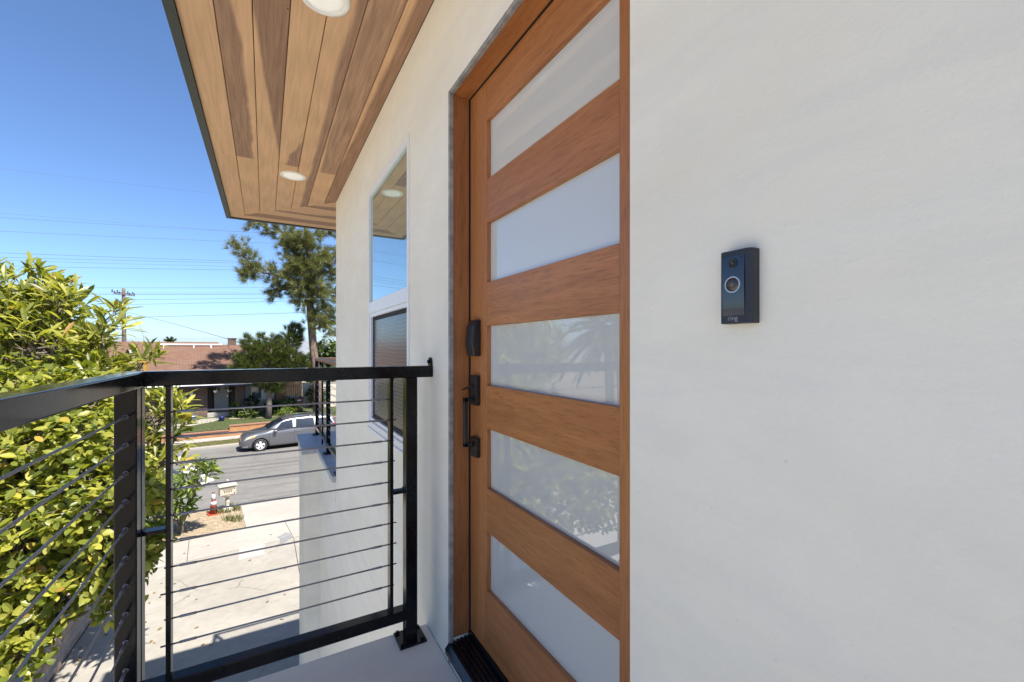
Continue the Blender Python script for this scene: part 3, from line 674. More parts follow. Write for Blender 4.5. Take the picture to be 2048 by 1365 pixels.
def whorls(P, Nn, n, size, up=.35, spread=.9, jit=.3, sv=.42, pos_j=.0, tilt=.3):
    k = len(P); a = np.linspace(0, 2*np.pi, n, endpoint=False)[None]+rng.random((k, 1))*6.28+rng.normal(size=(k, n))*jit
    ax = Nn+np.array([0, 0, up*2]); ax /= np.linalg.norm(ax, axis=1, keepdims=True)
    t = np.cross(ax, unit(k)); t /= np.linalg.norm(t, axis=1, keepdims=True); w = np.cross(ax, t)
    el = spread*(.55+.6*rng.random((k, n)))
    d = ax[:, None]*np.cos(el)[..., None]+(t[:, None]*np.cos(a)[..., None]+w[:, None]*np.sin(a)[..., None])*np.sin(el)[..., None]
    pos = np.repeat(P[:, None], n, 1)+rng.normal(size=(k, n, 3))*pos_j
    sc = size*(1-sv+2*sv*rng.random((k, n)))
    upv = np.repeat((ax+np.array([0, 0, .4]))[:, None], n, 1)+rng.normal(size=(k, n, 3))*tilt
    return frames(pos.reshape(-1, 3), d.reshape(-1, 3), upv.reshape(-1, 3), sc.reshape(-1))
def limb(b, p0, p1, r0, r1, wig=.12, n=6):
    p0, p1 = Vector(p0), Vector(p1); L = (p1-p0).length; pts = []; rr = []
    o = Vector(rng.normal(size=3))*wig*L; o2 = Vector(rng.normal(size=3))*wig*.4*L
    for i in range(n+1):
        t = i/n; pts.append(p0.lerp(p1, t)+o*math.sin(t*math.pi)*.5+o2*math.sin(t*2*math.pi)*.5); rr.append(r0+(r1-r0)*t)
    b.tube(pts, rr, 7); return pts
def take_leaves(fr, tmpl, mat, parent, off, nmax=300, name='leaf', towards=(0, 0, 1.136)):
    """the leaves that show largest become parts of their own; returns the rest"""
    pos, x, y, z, sc = fr; w = pos+np.array(off); v = np.array(towards)-w; dist = np.linalg.norm(v, axis=1)
    F = np.array((.4947, .8691, 0)); Rr = np.array((.8691, -.4947, 0)); dep = (w-np.array(towards))@F; uu = 1024+868*((w-np.array(towards))@Rr)/dep; vv_ = 697-868*(w[:, 2]-1.136)/dep
    inside = (uu > 5) & (uu < 640) & (vv_ > 5) & (vv_ < 1360)
    score = np.where(inside, np.abs((z*v).sum(1))/dist**2*sc**2, 0)
    # favour the front surface of each part of the crown
    key = (np.floor(uu/24).astype(int), np.floor(vv_/24).astype(int)); best = {}
    for i in np.argsort(dist):
        if not inside[i]: continue
        k = (key[0][i], key[1][i]); best.setdefault(k, [])
        if len(best[k]) < 2: best[k].append(i)
    cand = [i for l in best.values() for i in l]; cand = sorted(cand, key=lambda i: -score[i])[:nmax]
    tv, tf = tmpl; me = bpy.data.meshes.new(name); me.from_pydata([tuple(q) for q in tv], [], [tuple(int(q) for q in f) for f in tf]); me.materials.append(M[mat]); me.update()
    for i in cand:
        o = bpy.data.objects.new(name, me); C.objects.link(o); o.parent = parent
        m = Matrix(((x[i][0], y[i][0], z[i][0]), (x[i][1], y[i][1], z[i][1]), (x[i][2], y[i][2], z[i][2]))).to_4x4()
        o.matrix_local = Matrix.Translation(Vector(pos[i])) @ m @ Matrix.Scale(float(sc[i]), 4)
    keep = np.ones(len(pos), bool); keep[cand] = False
    return tuple(q[keep] for q in fr)
def crown(name, tmpl, fr, mat, parent, smooth=True):
    o = link(name, leaf_mesh(name, tmpl, fr), mat, parent, smooth); return stuff(o)
def Rl(pts, off): return [((p[0]-off[0], p[1]-off[1], p[2]-off[2]), r) for p, r in pts]

# ------------------------------------------------------------------ long-leaved tree at the left
def broad_tree(name, label, cat, base, blobs, tmpl, nl, size, per, mat, trunk_r, spread, up, parts=300, twig=.35, berries=0, shell=.55, group=None, tilt=.35):
    t = thing(name, label, cat, base, 0, group); bl = Rl(blobs, base)
    P, Nn = blob_points(bl, per, shell)
    fr = whorls(P, Nn, nl, size, up, spread, pos_j=size*.22, tilt=tilt)
    b = MB(); cen = np.mean([np.array(c) for c, r in bl], axis=0); fork = Vector((cen[0]*.55, cen[1]*.55, cen[2]*.55))
    limb(b, (0, 0, -.15), fork, trunk_r, trunk_r*.75, .05)
    for c, r in bl:
        rr = r if isinstance(r, (int, float)) else min(r)
        limb(b, fork+Vector(rng.normal(size=3))*.05, c, trunk_r*.5, trunk_r*.16, .10)
        C0 = np.array(c); idx = np.where(np.linalg.norm(P-C0, axis=1) < rr*1.3)[0]
        rng.shuffle(idx)
        for i in idx[:int(len(idx)*twig)]:
            limb(b, C0+rng.normal(size=3)*rr*.2, P[i], trunk_r*.12, trunk_r*.035, .08, 3)
    b.build('trunk', 'bark', t, smooth=True)
    if parts: fr = take_leaves(fr, tmpl, mat, t, base, parts)
    crown('crown', tmpl, fr, mat, t)
    if berries:
        b = MB()
        for i in rng.choice(len(P), berries, replace=False):
            for k in range(5):
                c = P[i]+rng.normal(size=3)*.05-np.array((0, 0, .05)); b.lathe([(0, -.014), (.012, -.007), (.012, .007), (0, .014)], tuple(c), 6)
        stuff(b.build('berries', 'berry', t, smooth=True))
    return t
A_BL = [((-3.57, 10.09, 1.55), .80), ((-4.83, 11.03, 1.8), 1.0), ((-2.95, 9.5, 1.05), .72), ((-2.21, 9.08, 1.5), .28), ((-2.20, 8.85, .40), .62), ((-1.43, 8.29, 0.0), .42),
        ((-3.4, 9.95, .28), 1.08), ((-4.69, 10.95, .25), 1.35), ((-1.31, 8.11, -.58), .27), ((-1.61, 8.63, .98), .13), ((-3.29, 9.93, 2.06), .34), ((-2.8, 9.53, 1.86), .30), ((-1.95, 8.5, -.5), .50), ((-6.2, 12.0, 1.0), 1.2)]
broad_tree('long_leaved_tree', 'tall yellow green tree with long pointed leaves in rosettes, left edge above the rail', 'tree', (-3.5, 10.0, -4.1), A_BL, LONG, 13, .255, 12, 'leafA', .12, .92, .55, 300, .55, 60, shell=.35)
B_BL = [((-2.26, 6.81, 0.0), .60), ((-1.62, 6.33, .06), .42), ((-1.51, 6.04, -.49), .48), ((-2.12, 6.38, -.75), .60), ((-2.98, 7.22, -.26), .80), ((-1.83, 6.10, -1.24), .42), ((-2.41, 6.32, -1.45), .44),
        ((-1.37, 5.96, -1.08), .30), ((-1.08, 5.91, -.47), .19), ((-1.11, 5.92, -1.0), .20), ((-1.30, 5.80, -1.45), .16), ((-1.98, 5.96, -1.56), .22), ((-1.9, 6.84, .50), .38), ((-2.6, 7.23, .55), .45), ((-3.6, 6.6, -.9), .8), ((-3.3, 5.6, -1.3), .55), ((-2.75, 6.2, -1.85), .42), ((-2.35, 5.95, -1.95), .26), ((-2.0, 5.85, -1.80), .2)]
broad_tree('oval_leaved_bush', 'large bush with small rounded glossy leaves, behind the cables at lower left', 'bush', (-3.35, 6.6, -4.0), B_BL, OVAL, 6, .092, 84, 'leafB', .08, 1.15, .35, 300, .20, shell=.35, tilt=.5)
# palm that stands out in the neighbour's yard and shows in the door glass
pl = thing('palm_tree', 'palm tree in the yard to the left, seen as a reflection in the door glass', 'tree', (-11.5, 14.0, -4.1))
b = MB(); limb(b, (0, 0, -.2), (.2, .1, 6.2), .24, .17, .02, 8); b.build('trunk', 'bark', pl, smooth=True)
P = []; D = []; U = []; SC = []
for k in range(34):
    a = k*2.4; e = 1.1-1.9*(k/34); c0 = np.array((.2, .1, 6.2)); dr = np.array((math.cos(a)*math.cos(e), math.sin(a)*math.cos(e), math.sin(e)))
    for j in range(26):
        t = .25+j*.075; p = c0+dr*t; p[2] -= .22*t*t
        for s in (-1, 1):
            sd = np.cross(dr, (0, 0, 1)); P.append(p); D.append(dr*.7+s*sd*.9+np.array((0, 0, -.35))); U.append((0, 0, 1.)); SC.append(.55)
crown('crown', STRAP, frames(np.array(P), np.array(D), np.array(U), np.array(SC)), 'leafM', pl)

# plumeria by the mailbox
PB = (-2.15, 15.85, -4.31)
pm = thing('flowering_tree', 'small tree with white flowers and bright green leaves beside the road cone', 'tree', PB)
PBL = Rl([((-2.52, 15.93, -3.04), .46), ((-1.74, 15.4, -2.60), .36), ((-2.9, 16.15, -2.60), .36), ((-2.13, 15.70, -3.30), .30), ((-1.48, 15.2, -2.42), .20), ((-2.82, 16.33, -3.75), .42), ((-3.3, 16.3, -3.2), .5)], PB)
P, Nn = blob_points(PBL, 17, .5); fr = whorls(P, Nn, 9, .27, .4, 1.0, pos_j=.03)
b = MB()
for c, r in PBL: 
    f = Vector((rng.normal()*.04, rng.normal()*.04, .35)); limb(b, (0, 0, -.1), f, .06, .05, .03, 3); limb(b, f, c, .042, .018, .1)
b.build('trunk', 'bark', pm, smooth=True)
fr = take_leaves(fr, LONG, 'leafP', pm, PB, 140); crown('crown', LONG, fr, 'leafP', pm)
PET = leaf_template((.22, .34, .30), .2, -.15)
for i, c in enumerate([(-1.80, 15.25, -2.28), (-2.35, 15.5, -2.42), (-1.50, 15.05, -2.68), (-2.75, 15.85, -2.60), (-3.0, 15.9, -2.32), (-2.15, 15.35, -2.15)]):
    Pf = np.array(c)-np.array(PB)+rng.normal(size=(9, 3))*.06; fl = whorls(Pf, np.tile((0.2, -.5, .6), (9, 1))+rng.normal(size=(9, 3))*.4, 5, .11, .3, 1.1, .1, .1)
    link('flower', leaf_mesh('flower', PET, fl), 'petal', pm)
# grass on the near parkway and the far verge
def grass(name, label, n, fn, size, parent=None):
    P = np.array([fn() for _ in range(n)]); d = unit(n)*.55+np.array((0, 0, 1.)); f = frames(P, d, unit(n), size*(.5+rng.random(n)))
    o = stuff(link(name, leaf_mesh(name, BLADE, f), 'grass')); o['label'] = label; o['category'] = 'grass'; return o
def near_g():
    while True:
        p, q = random.uniform(-6, .95), random.uniform(15.4, 17.9)
        k = math.sin(p*2.1)*math.cos(q*2.7)+.8*math.sin(p*4.3+q*3)
        if k > (.15 if p < -.9 else 1.35) or (p > .2 and q > 17.2): return S(p, q, gz(q)+.02)
grass('parkway_grass', 'patchy green weeds and grass in the dry strip by the cone', 4200, near_g, .14)
grass('verge_grass', 'short yellowing grass on the verge across the street', 9000, lambda: (lambda p, q: S(p, q, gz(q)+.012))(random.uniform(-5, 7), random.uniform(30.52, 31.74)), .07)
grass('lawn_grass', 'mown green lawn grass in front of the brick house', 14000, lambda: (lambda p, q: S(p, q, gz(q)+.03))(random.uniform(-6, 9), random.uniform(33.3, 36.2)), .06)
# clods of soil in the strip
for k in range(26):
    p, q = random.uniform(-.75, .8), random.uniform(15.5, 17.2)
    b = MB(); r = random.uniform(.03, .08); b.lathe([(r*.6, -.02), (r, r*.2), (r*.75, r*.5), (r*.2, r*.7)], S(p, q, gz(q)+.01), random.choice((5, 6, 7)))
    if k == 0: clods = MB()
    clods.add(b.v, b.f)
o = stuff(clods.build('soil_clods', 'soil')); o['label'] = 'loose clods of dry soil around the mailbox foot'; o['category'] = 'soil'

def litter():
    r_ = random.random()
    x, y = (random.uniform(-2.88, -1.6), random.uniform(5, 13)) if r_ < .75 else (random.uniform(-2.8, .5), random.uniform(9, 14.5))
    return (x, y, gz(-x*SA+y*CA)+.012)
P = np.array([litter() for _ in range(75)]); n_ = len(P)
f_ = frames(P, unit(n_)*np.array((1, 1, .15)), np.tile((0, 0, 1.), (n_, 1))+rng.normal(size=(n_, 3))*.3, .05+.05*rng.random(n_))
o = stuff(link('fallen_leaves', leaf_mesh('fallen_leaves', OVAL, f_), simple('dry_leaf', (.10, .06, .025), .8, (.20, .14, .05), 3))); o['label'] = 'scattered dry leaves lying on the concrete drive'; o['category'] = 'leaves'
# ------------------------------------------------------------------ cone and mailbox
c0 = S(.19, 17.40, gz(17.4)+.02); cone = thing('traffic_cone', 'orange traffic cone with white bands standing beside the mailbox', 'cone', c0, .3)
MB().prism([(-.17, -.14), (-.14, -.17), (.14, -.17), (.17, -.14), (.17, .14), (.14, .17), (-.14, .17), (-.17, .14)], 0, .035).build('base', 'cone', cone, bevel=.006)
def cone_r(z): return .125-(z-.035)/.70*.098
def cone_seg(z0, z1, e, name, mat): MB().lathe([(cone_r(z0)+e, z0), (cone_r(z1)+e, z1)], n=24).build(name, mat, cone, smooth=True)
cone_seg(.035, .74, 0, 'shell', 'cone'); cone_seg(.30, .42, .0025, 'collar', 'collar'); cone_seg(.47, .66, .0025, 'collar', 'collar'); cone_seg(.69, .742, .003, 'tip', 'castdark')
m0 = S(.58, 17.55, gz(17.55)+.02); mb = thing('mailbox', 'ornate cream cast mailbox on a turned pedestal at the kerb', 'mailbox', m0, A+.12)
MB().lathe([(.17, -.03), (.17, .05), (.12, .07), (.10, .11), (.055, .16), (.05, .22), (.075, .30), (.06, .36), (.045, .40), (.06, .44), (.12, .49), (.16, .52)], n=24).build('pedestal', 'cast', mb, smooth=True)
bx = MB().box(-.235, .235, -.13, .13, .52, .83).build('box', 'cast', mb, bevel=.012)
b = MB(); b.box(-.27, .27, -.165, .165, .832, .868); b.add([(-.25, -.15, .869), (.25, -.15, .869), (.25, .15, .869), (-.25, .15, .869), (-.06, -.05, .925), (.06, -.05, .925), (.06, .05, .925), (-.06, .05, .925)], [(0, 1, 5, 4), (1, 2, 6, 5), (2, 3, 7, 6), (3, 0, 4, 7), (4, 5, 6, 7)])
b.build('lid', 'cast', mb, bevel=.006)
MB().lathe([(.03, .92), (.045, .95), (.02, .975), (.035, 1.0), (.03, 1.03), (0, 1.045)], n=16).build('finial', 'cast', mb, smooth=True)
b = MB(); b.box(-.21, .21, -.138, -.131, .775, .80); b.box(-.21, .21, -.138, -.131, .545, .56); b.build('moulding', 'castdark', bx)
b = MB()
for k, x in enumerate((-.10, -.035, .03, .09)): b.box(x-.018, x+.018, -.139, -.1315, .64+.01*(k % 2), .71); 
b.box(-.15, .14, -.1385, -.1315, .735, .75); b.build('raised_ornament', 'castdark', bx)
b = MB()
for z in (.60, .74): b.lathe([(.022, -.1315), (.022, -.139), (.012, -.142)], (.185, 0, z), 10, 'y')
b.build('rosette', 'castdark', bx)

# ------------------------------------------------------------------ minivan
VL = S(1.52, 27.70, gz(28.6)+.004); van = thing('parked_minivan', 'dark grey minivan parked at the far kerb, facing left', 'van', VL, A)
# van frame: x from the nose to the tail, y from the near side (0) to the far side (2.0)
HW = [(0, .66), (.06, .76), (.18, .86), (.4, .935), (.8, .975), (1.3, .995), (2.5, 1.0), (4.2, .995), (4.8, .965), (5.1, .90), (5.15, .86)]
ZT = [(0, .60), (.05, .72), (.15, .82), (.4, .93), (.8, 1.03), (1.16, 1.10), (1.3, 1.17), (1.75, 1.46), (2.1, 1.63), (2.5, 1.705), (3.2, 1.735), (4.0, 1.725), (4.6, 1.67), (4.85, 1.58), (5.03, 1.30), (5.15, 1.0)]
ZB = [(0, .52), (.15, .68), (.4, .80), (.8, .89), (1.3, .97), (2.1, 1.02), (3.2, 1.08), (4.2, 1.14), (4.8, 1.16), (5.0, 1.08), (5.15, .92)]
ZE = [(0, .58), (.15, .78), (.4, .89), (.8, .985), (1.16, 1.05), (1.3, 1.11), (1.75, 1.38), (2.1, 1.54), (2.5, 1.61), (3.2, 1.64), (4.0, 1.63), (4.6, 1.57), (4.85, 1.48), (5.03, 1.22), (5.15, .97)]
WE = [(0, .55), (.15, .78), (.4, .84), (.8, .86), (1.16, .86), (1.3, .85), (1.75, .78), (2.1, .73), (2.5, .70), (4.0, .69), (4.6, .68), (5.03, .74), (5.15, .78)]
ZL = [(0, .30), (.1, .22), (.5, .20), (4.6, .22), (5.05, .30), (5.15, .40)]
def vsurf(x, t):
    hw, zt, zb, ze, we, zl = cr(HW, x), cr(ZT, x), cr(ZB, x), cr(ZE, x), cr(WE, x), cr(ZL, x)
    yt = [(0, hw*.86), (.10, hw*.955), (.22, hw*.985), (.36, hw), (.5, hw*.985), (.74, we), (.82, we*.9), (1, 0)]
    zt_ = [(0, zl), (.10, zl+.07), (.22, zl+(zb-zl)*.38), (.36, zl+(zb-zl)*.72), (.5, zb), (.74, ze), (.82, ze+(zt-ze)*.55), (1, zt)]
    return cr(yt, t), cr(zt_, t)
def vp(x, t, side=-1, out=0.0):
    y, z = vsurf(x, t); n = Vector((0, 1, .25 if t > .5 else 0)).normalized()
    return (x, 1.0+side*(y+out*n.y), z+out*n.z)
b = MB(); NX, NTt = 72, 26
xs = [5.15*i/NX for i in range(NX+1)]; xs[0] = 0.
ts = [j/NTt for j in range(NTt+1)]
def arch(x, z): return any((x-wx)**2+(z-.345)**2 < .395**2 for wx in (.93, 3.93))
vv = []; idx = {}
for i, x in enumerate(xs):
    row = [vp(x, t, -1) for t in ts]+[vp(x, t, 1) for t in ts[::-1]][1:]
    idx[i] = len(vv); vv += row
K = 2*NTt+1
def lift(v):   # raise the lower edge round each wheel arch
    x, y, z = v
    for wx in (.93, 3.93):
        d = abs(x-wx)
        if d < .40: zmin = .345+math.sqrt(.40**2-d*d); z = max(z, zmin) if z < zmin else z
    return (x, y, z)
vv = [lift(v) for v in vv]
b.add(vv, [(i*K+k, (i+1)*K+k, (i+1)*K+k+1, i*K+k+1) for i in range(NX) for k in range(K-1)]+[tuple(range(K)), tuple(NX*K+k for k in range(K))[::-1]])
body = b.build('body', 'vanpaint', van, smooth=True)
MB().box(.3, 4.9, .22, 1.78, .20, .62).build('underbody', 'plastic', van)
def patch(name, x0, x1, t0, t1, mat, side=-1, out=.006, parent=van, n=10, m=5, xa=None, xb=None):
    """panel lying on the body; xa and xb shift its ends at the upper edge"""
    b = MB(); xa = x0 if xa is None else xa; xb = x1 if xb is None else xb; v = []
    for j in range(m+1):
        f = j/m; t = t0+(t1-t0)*f; a, e = x0+(xa-x0)*f, x1+(xb-x1)*f
        v += [vp(a+(e-a)*i/n, t, side, out) for i in range(n+1)]
    k = n+1; b.add(v, [(j*k+i, j*k+i+1, (j+1)*k+i+1, (j+1)*k+i) for j in range(m) for i in range(n)]); return b.build(name, mat, parent, smooth=True)
for sd in (-1, 1):
    patch('window', 1.50, 2.55, .525, .725, 'vanglass', sd, xa=1.98, xb=2.58)
    patch('window', 2.72, 3.72, .525, .725, 'vanglass', sd, xa=2.74, xb=3.72)
    patch('window', 3.86, 4.78, .525, .715, 'vanglass', sd, xa=3.86, xb=4.62)
    for nm, xk, t0, t1 in (('door_gap', 1.36, .08, .50), ('door_gap', 2.64, .07, .50), ('door_gap', 3.66, .16, .50)):
        patch(nm, xk, xk+.014, t0, t1, 'plastic', sd, .002, n=1, m=10)
    patch('sill_trim', 1.35, 3.52, .0, .075, 'plastic', sd, .004)
    for xk in (2.36, 2.78): patch('door_handle', xk, xk+.20, .425, .445, 'chrome', sd, .022, n=4, m=1)
    patch('headlight', .16, .62, .44, .60, 'headlight', sd, .006, xa=.30, xb=.86)
    patch('indicator', .50, .66, .44, .50, 'amber', sd, .009)
    patch('tail_lamp', 4.86, 5.09, .40, .62, 'taillight', sd, .006)
    patch('fog_lamp', .10, .34, .10, .17, 'chrome', sd, .006)
    b = MB(); y = 1+sd*1.09; b.lathe([(.02, -.10), (.085, -.06), (.10, .02), (.08, .07), (.02, .085)], (1.66, y, 1.06), 12, 'x'); b.build('mirror', 'vanpaint', van, smooth=True)
b = MB(); v = []   # windscreen
for j in range(9):
    x = 1.30+(2.08-1.30)*j/8
    for i in range(13):
        t = .78+.22*(1-abs(i-6)/6); y, z = vsurf(x, t); v.append((x-.006, 1+(y if i > 6 else -y), z+.008))
b.add(v, [(j*13+i, j*13+i+1, (j+1)*13+i+1, (j+1)*13+i) for j in range(8) for i in range(12)]); b.build('windscreen', 'vanglass', van, smooth=True)
b = MB(); b.box(-.012, .06, .42, 1.58, .42, .60); b.build('grille', 'plastic', van, bevel=.01); b = MB(); b.box(-.012, .05, .40, 1.60, .24, .34); b.build('air_intake', 'plastic', van, bevel=.01)
for sd in (-1, 1):
    b = MB(); y = 1+sd*.66; b.tube([(2.3, y, 1.695), (3.2, y, 1.755), (4.5, y, 1.70)], .018, 6); b.build('roof_rail', 'plastic', van)
MB().tube([(2.06, .12, 1.12), (2.06, .11, 1.20)], .0, 4)
for wx in (.93, 3.93):
    for sd in (-1, 1):
        w = bpy.data.objects.new('wheel', None); C.objects.link(w); w.parent = van; w.location = (wx, 1+sd*.885, .343)
        MB().lathe([(.225, -.10), (.30, -.115), (.335, -.09), (.345, -.05), (.345, .05), (.335, .09), (.30, .115), (.225, .10)], n=40, axis='y', caps=False).build('tyre', 'rubber', w, smooth=True)
        r = MB().lathe([(.205, -.085), (.235, -.098), (.235, .098), (.205, .085)], n=40, axis='y', caps=False).build('rim', 'alloy', w)
        rb = MB(); rb.lathe([(.21, sd*.03), (.205, sd*.04)], n=30, axis='y'); rb.build('brake_well', 'plastic', w)
        sp = MB()
        for k in range(5):
            a = k*2*math.pi/5+.3; d = Vector((math.cos(a), 0, math.sin(a))); e = Vector((-math.sin(a), 0, math.cos(a)))
            y0, y1 = sd*.045, sd*.094
            q = [d*.04+e*.045, d*.215+e*.062, d*.215-e*.062, d*.04-e*.045]
            sp.add([p+Vector((0, y0, 0)) for p in q]+[p+Vector((0, y1, 0)) for p in q], [(4, 5, 6, 7), (0, 1, 5, 4), (1, 2, 6, 5), (2, 3, 7, 6), (3, 0, 4, 7)])
        sp.lathe([(.06, sd*.04), (.06, sd*.098), (.03, sd*.104)], n=14, axis='y'); sp.build('spokes', 'alloy', w)

# ------------------------------------------------------------------ brick house across the street
FH = S(0, 37, -3.70); fh = thing('brick_house', 'single storey brick house with brown shingle roof across the street', 'house', FH, A)
def fp(b, name, mat, parent=fh, **kw): return b.build(name, mat, parent, **kw)     # local: x = along the street, y = back, z from the ground
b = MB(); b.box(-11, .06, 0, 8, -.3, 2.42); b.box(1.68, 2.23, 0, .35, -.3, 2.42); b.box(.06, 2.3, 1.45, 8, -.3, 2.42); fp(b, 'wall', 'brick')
b = MB(); b.box(.062, .30, .9, 1.448, -.2, 2.40); b.box(1.46, 1.679, .9, 1.448, -.2, 2.40); fp(b, 'porch_side', 'brown_trim')
b = MB(); b.box(.05, 2.3, -.3, 1.44, -.3, .30); fp(b, 'porch_floor', 'walk')
b = MB(); b.box(.46, 1.34, 1.38, 1.447, .30, 2.36); d_ = fp(b, 'door', 'housedoor', bevel=.01)
b = MB(); b.box(.36, .458, 1.36, 1.447, .30, 2.42); b.box(1.342, 1.44, 1.36, 1.447, .30, 2.42); fp(b, 'frame', 'brown_trim', d_)
b = MB(); b.lathe([(.03, 1.33), (.03, 1.38)], (1.26, 0, 1.3), 10, 'y'); fp(b, 'handle', 'chrome', d_)
b = MB(); b.box(2.232, 2.32, -.02, .34, -.3, 2.42); fp(b, 'corner_board', 'blue_trim')
b = MB(); b.box(2.3, 4.32, .8, 8, -.3, 2.42); fp(b, 'porch_wall', 'cream')
b = MB(); b.box(4.322, 5.05, .3, 8, -.3, 2.42); fp(b, 'siding', 'siding')
for k in range(6): b = MB(); b.box(4.325+k*.12, 4.325+k*.12+.108, .278, .299, -.2, 2.40); fp(b, 'siding_board', 'siding')
for (x0, x1) in ((2.72, 3.45), (3.47, 4.22)):
    b = MB(); b.box(x0, x1, .775, .798, .98, 2.18); w = fp(b, 'window', 'curtain')
    b = MB()
    for (a, c, e, g_) in ((x0, x0+.05, .98, 2.18), (x1-.05, x1, .98, 2.18), (x0+.05, x1-.05, .98, 1.03), (x0+.05, x1-.05, 2.13, 2.18)): b.box(a, c, .74, .774, e, g_)
    fp(b, 'frame', 'white', w); b = MB(); b.box(x0+.051, x1-.051, .755, .765, 1.031, 2.129); fp(b, 'pane', 'glass_far', w) if x0 < 3 else None
# roof: hipped front wing and a lower wing to the right
def slope(name, pts, mat, parent=fh, th=.10):
    """sloping roof sheet with its own axes so that the shingle courses follow the eave; pts: eave a, eave b, top c, top d"""
    p = [Vector(q) for q in pts]; ux = (p[1]-p[0]).normalized(); nn = ux.cross(p[2]-p[0]).normalized(); uy = nn.cross(ux)
    loc = [((q-p[0]).dot(ux), (q-p[0]).dot(uy)) for q in p]; b = MB(); b.prism(loc, -th, 0)
    o = b.build(name, mat, parent); o.matrix_local = Matrix.Translation(p[0]) @ Matrix((ux, uy, nn)).transposed().to_4x4(); return o
ez, rz = 2.36, 5.32
roof = slope('roof', [(-11.6, -.85, ez), (2.95, -.85, ez), (.75, 5.0, rz), (-11.6, 5.0, rz)], 'shingle')
def sub_slope(name, pts, mat): return slope(name, pts, mat)
sub_slope('roof_hip', [(2.95, -.85, ez), (2.95, 8.6, ez), (.75, 5.0, rz)], 'shingle')
sub_slope('roof_back', [(2.95, 10.9, ez), (-11.6, 10.9, ez), (-11.6, 5.0, rz), (.75, 5.0, rz)], 'shingle')
sub_slope('wing_roof', [(1.8, .0, 2.40), (5.75, .0, 2.40), (5.75, 5.4, 5.12), (-.5, 5.4, 5.12)], 'shingle')
sub_slope('wing_roof_back', [(5.75, 10.9, 2.40), (-.5, 10.9, 2.40), (-.5, 5.4, 5.12), (5.75, 5.4, 5.12)], 'shingle')
b = MB(); b.box(-11.6, 2.97, -.90, -.86, ez-.17, ez+.03); fp(b, 'fascia', 'blue_trim'); b = MB(); b.box(-11.6, 2.97, -.99, -.90, ez-.06, ez+.03); fp(b, 'gutter', 'white', bevel=.02)
b = MB(); b.box(-11.5, 2.95, -.85, 8, ez-.16, ez-.13); fp(b, 'eave_lining', 'brown_trim'); b = MB(); b.box(2.97, 5.75, -.04, 0, 2.24, 2.42); fp(b, 'wing_fascia', 'blue_trim')
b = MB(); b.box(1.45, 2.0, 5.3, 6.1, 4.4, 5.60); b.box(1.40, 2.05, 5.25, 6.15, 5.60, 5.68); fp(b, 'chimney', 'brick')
def on_roof(x, y, up): return (x, y, ez+(y+.85)/5.85*(rz-ez)+up)
b = MB(); b.tube([on_roof(-2.9, 4.35, .12), on_roof(-1.6, 4.35, .12), on_roof(-.2, 4.35, .12), on_roof(1.0, 4.35, .12)], .055, 8)
for x in (-2.6, -.8, .3): b.tube([on_roof(x, 4.35, .1), on_roof(x, 4.0, .02)], .03, 6)
fp(b, 'roof_pipe', 'white')
b = MB(); b.box(-.72, -.34, 1.2, 1.5, on_roof(0, 1.35, 0)[2]-.05, on_roof(0, 1.35, .16)[2]); fp(b, 'roof_vent', 'brown_trim', bevel=.02)
b = MB(); b.lathe([(.12, 0), (.11, .2), (.05, .24)], on_roof(-4.35, 3.4, -.05), 12); fp(b, 'roof_turbine', 'cap')
b = MB(); b.lathe([(.05, -.12), (.10, -.10), (.10, .08), (.06, .13)], (-.84, -.07, 1.72), 12); fp(b, 'wall_lamp', 'white', smooth=True)
# garden things in front of it
def shrub(name, label, c, r, n, leaf, size, mat='leafM', cat='plant', tm=OVAL, group=None, nl=7):
    t = thing(name, label, cat, (c[0], c[1], c[2]), 0, group); P, Nn = blob_points([((0, 0, r[2]*.95), r)], n, .4)
    f = whorls(P, Nn, nl, size, .4, 1.1, pos_j=size*.3); crown('foliage', tm, f, mat, t)
    b = MB()
    for k in range(5): limb(b, (rng.normal()*.03, rng.normal()*.03, -.08), Vector(rng.normal(size=3))*r[0]*.35+Vector((0, 0, r[2])), .02, .008, .1, 3)
    b.build('stems', 'bark', t, smooth=True); return t
def gs(p, q): return S(p, q, gz(q)+.02)
shrub('leafy_shrub', 'leafy shrub in front of the brick column by the porch', gs(1.62, 36.2), (.34, .3, .55), 26, 7, .16)
shrub('pale_flower_plant', 'pale flowering plant at the foot of the brick column', gs(2.0, 35.9), (.26, .22, .38), 26, 7, .13, 'leafP')
shrub('dark_shrub', 'dark shrub under the curtained window, left of the tree trunk', gs(2.75, 36.7), (.40, .35, .75), 24, 7, .16, 'leafD')
shrub('dark_shrub', 'dark shrub under the curtained window, right of the tree trunk', gs(4.0, 36.8), (.55, .35, .5), 24, 7, .16, 'leafD')
shrub('strap_plant', 'clump of narrow upright leaves by the blue corner post', gs(2.55, 35.7), (.35, .3, .3), 20, 7, .42, 'leafM', tm=STRAP)
shrub('yellow_green_plant', 'yellow green clump behind the van roof, beside the brown bin', gs(4.75, 35.2), (.65, .4, .33), 26, 7, .20, 'leafP', tm=LONG)
shrub('spiky_plant', 'tall spiky plant with orange flowers at the wood siding corner', gs(5.1, 36.2), (.35, .3, .55), 20, 7, .5, 'leafM', tm=STRAP)
shrub('green_bush', 'green bush right of the wooden gate, behind the pine trunk', gs(7.35, 37.8), (.75, .6, .95), 24, 7, .2)
shrub('tall_green_shrub', 'tall bright green shrub behind the balcony rail', gs(9.3, 41.5), (2.6, 1.5, 2.75), 20, 7, .3, 'leafM')
shrub('rock_plant', 'low grey green plant at the pine foot', gs(7.0, 35.7), (.35, .3, .28), 22, 7, .14)
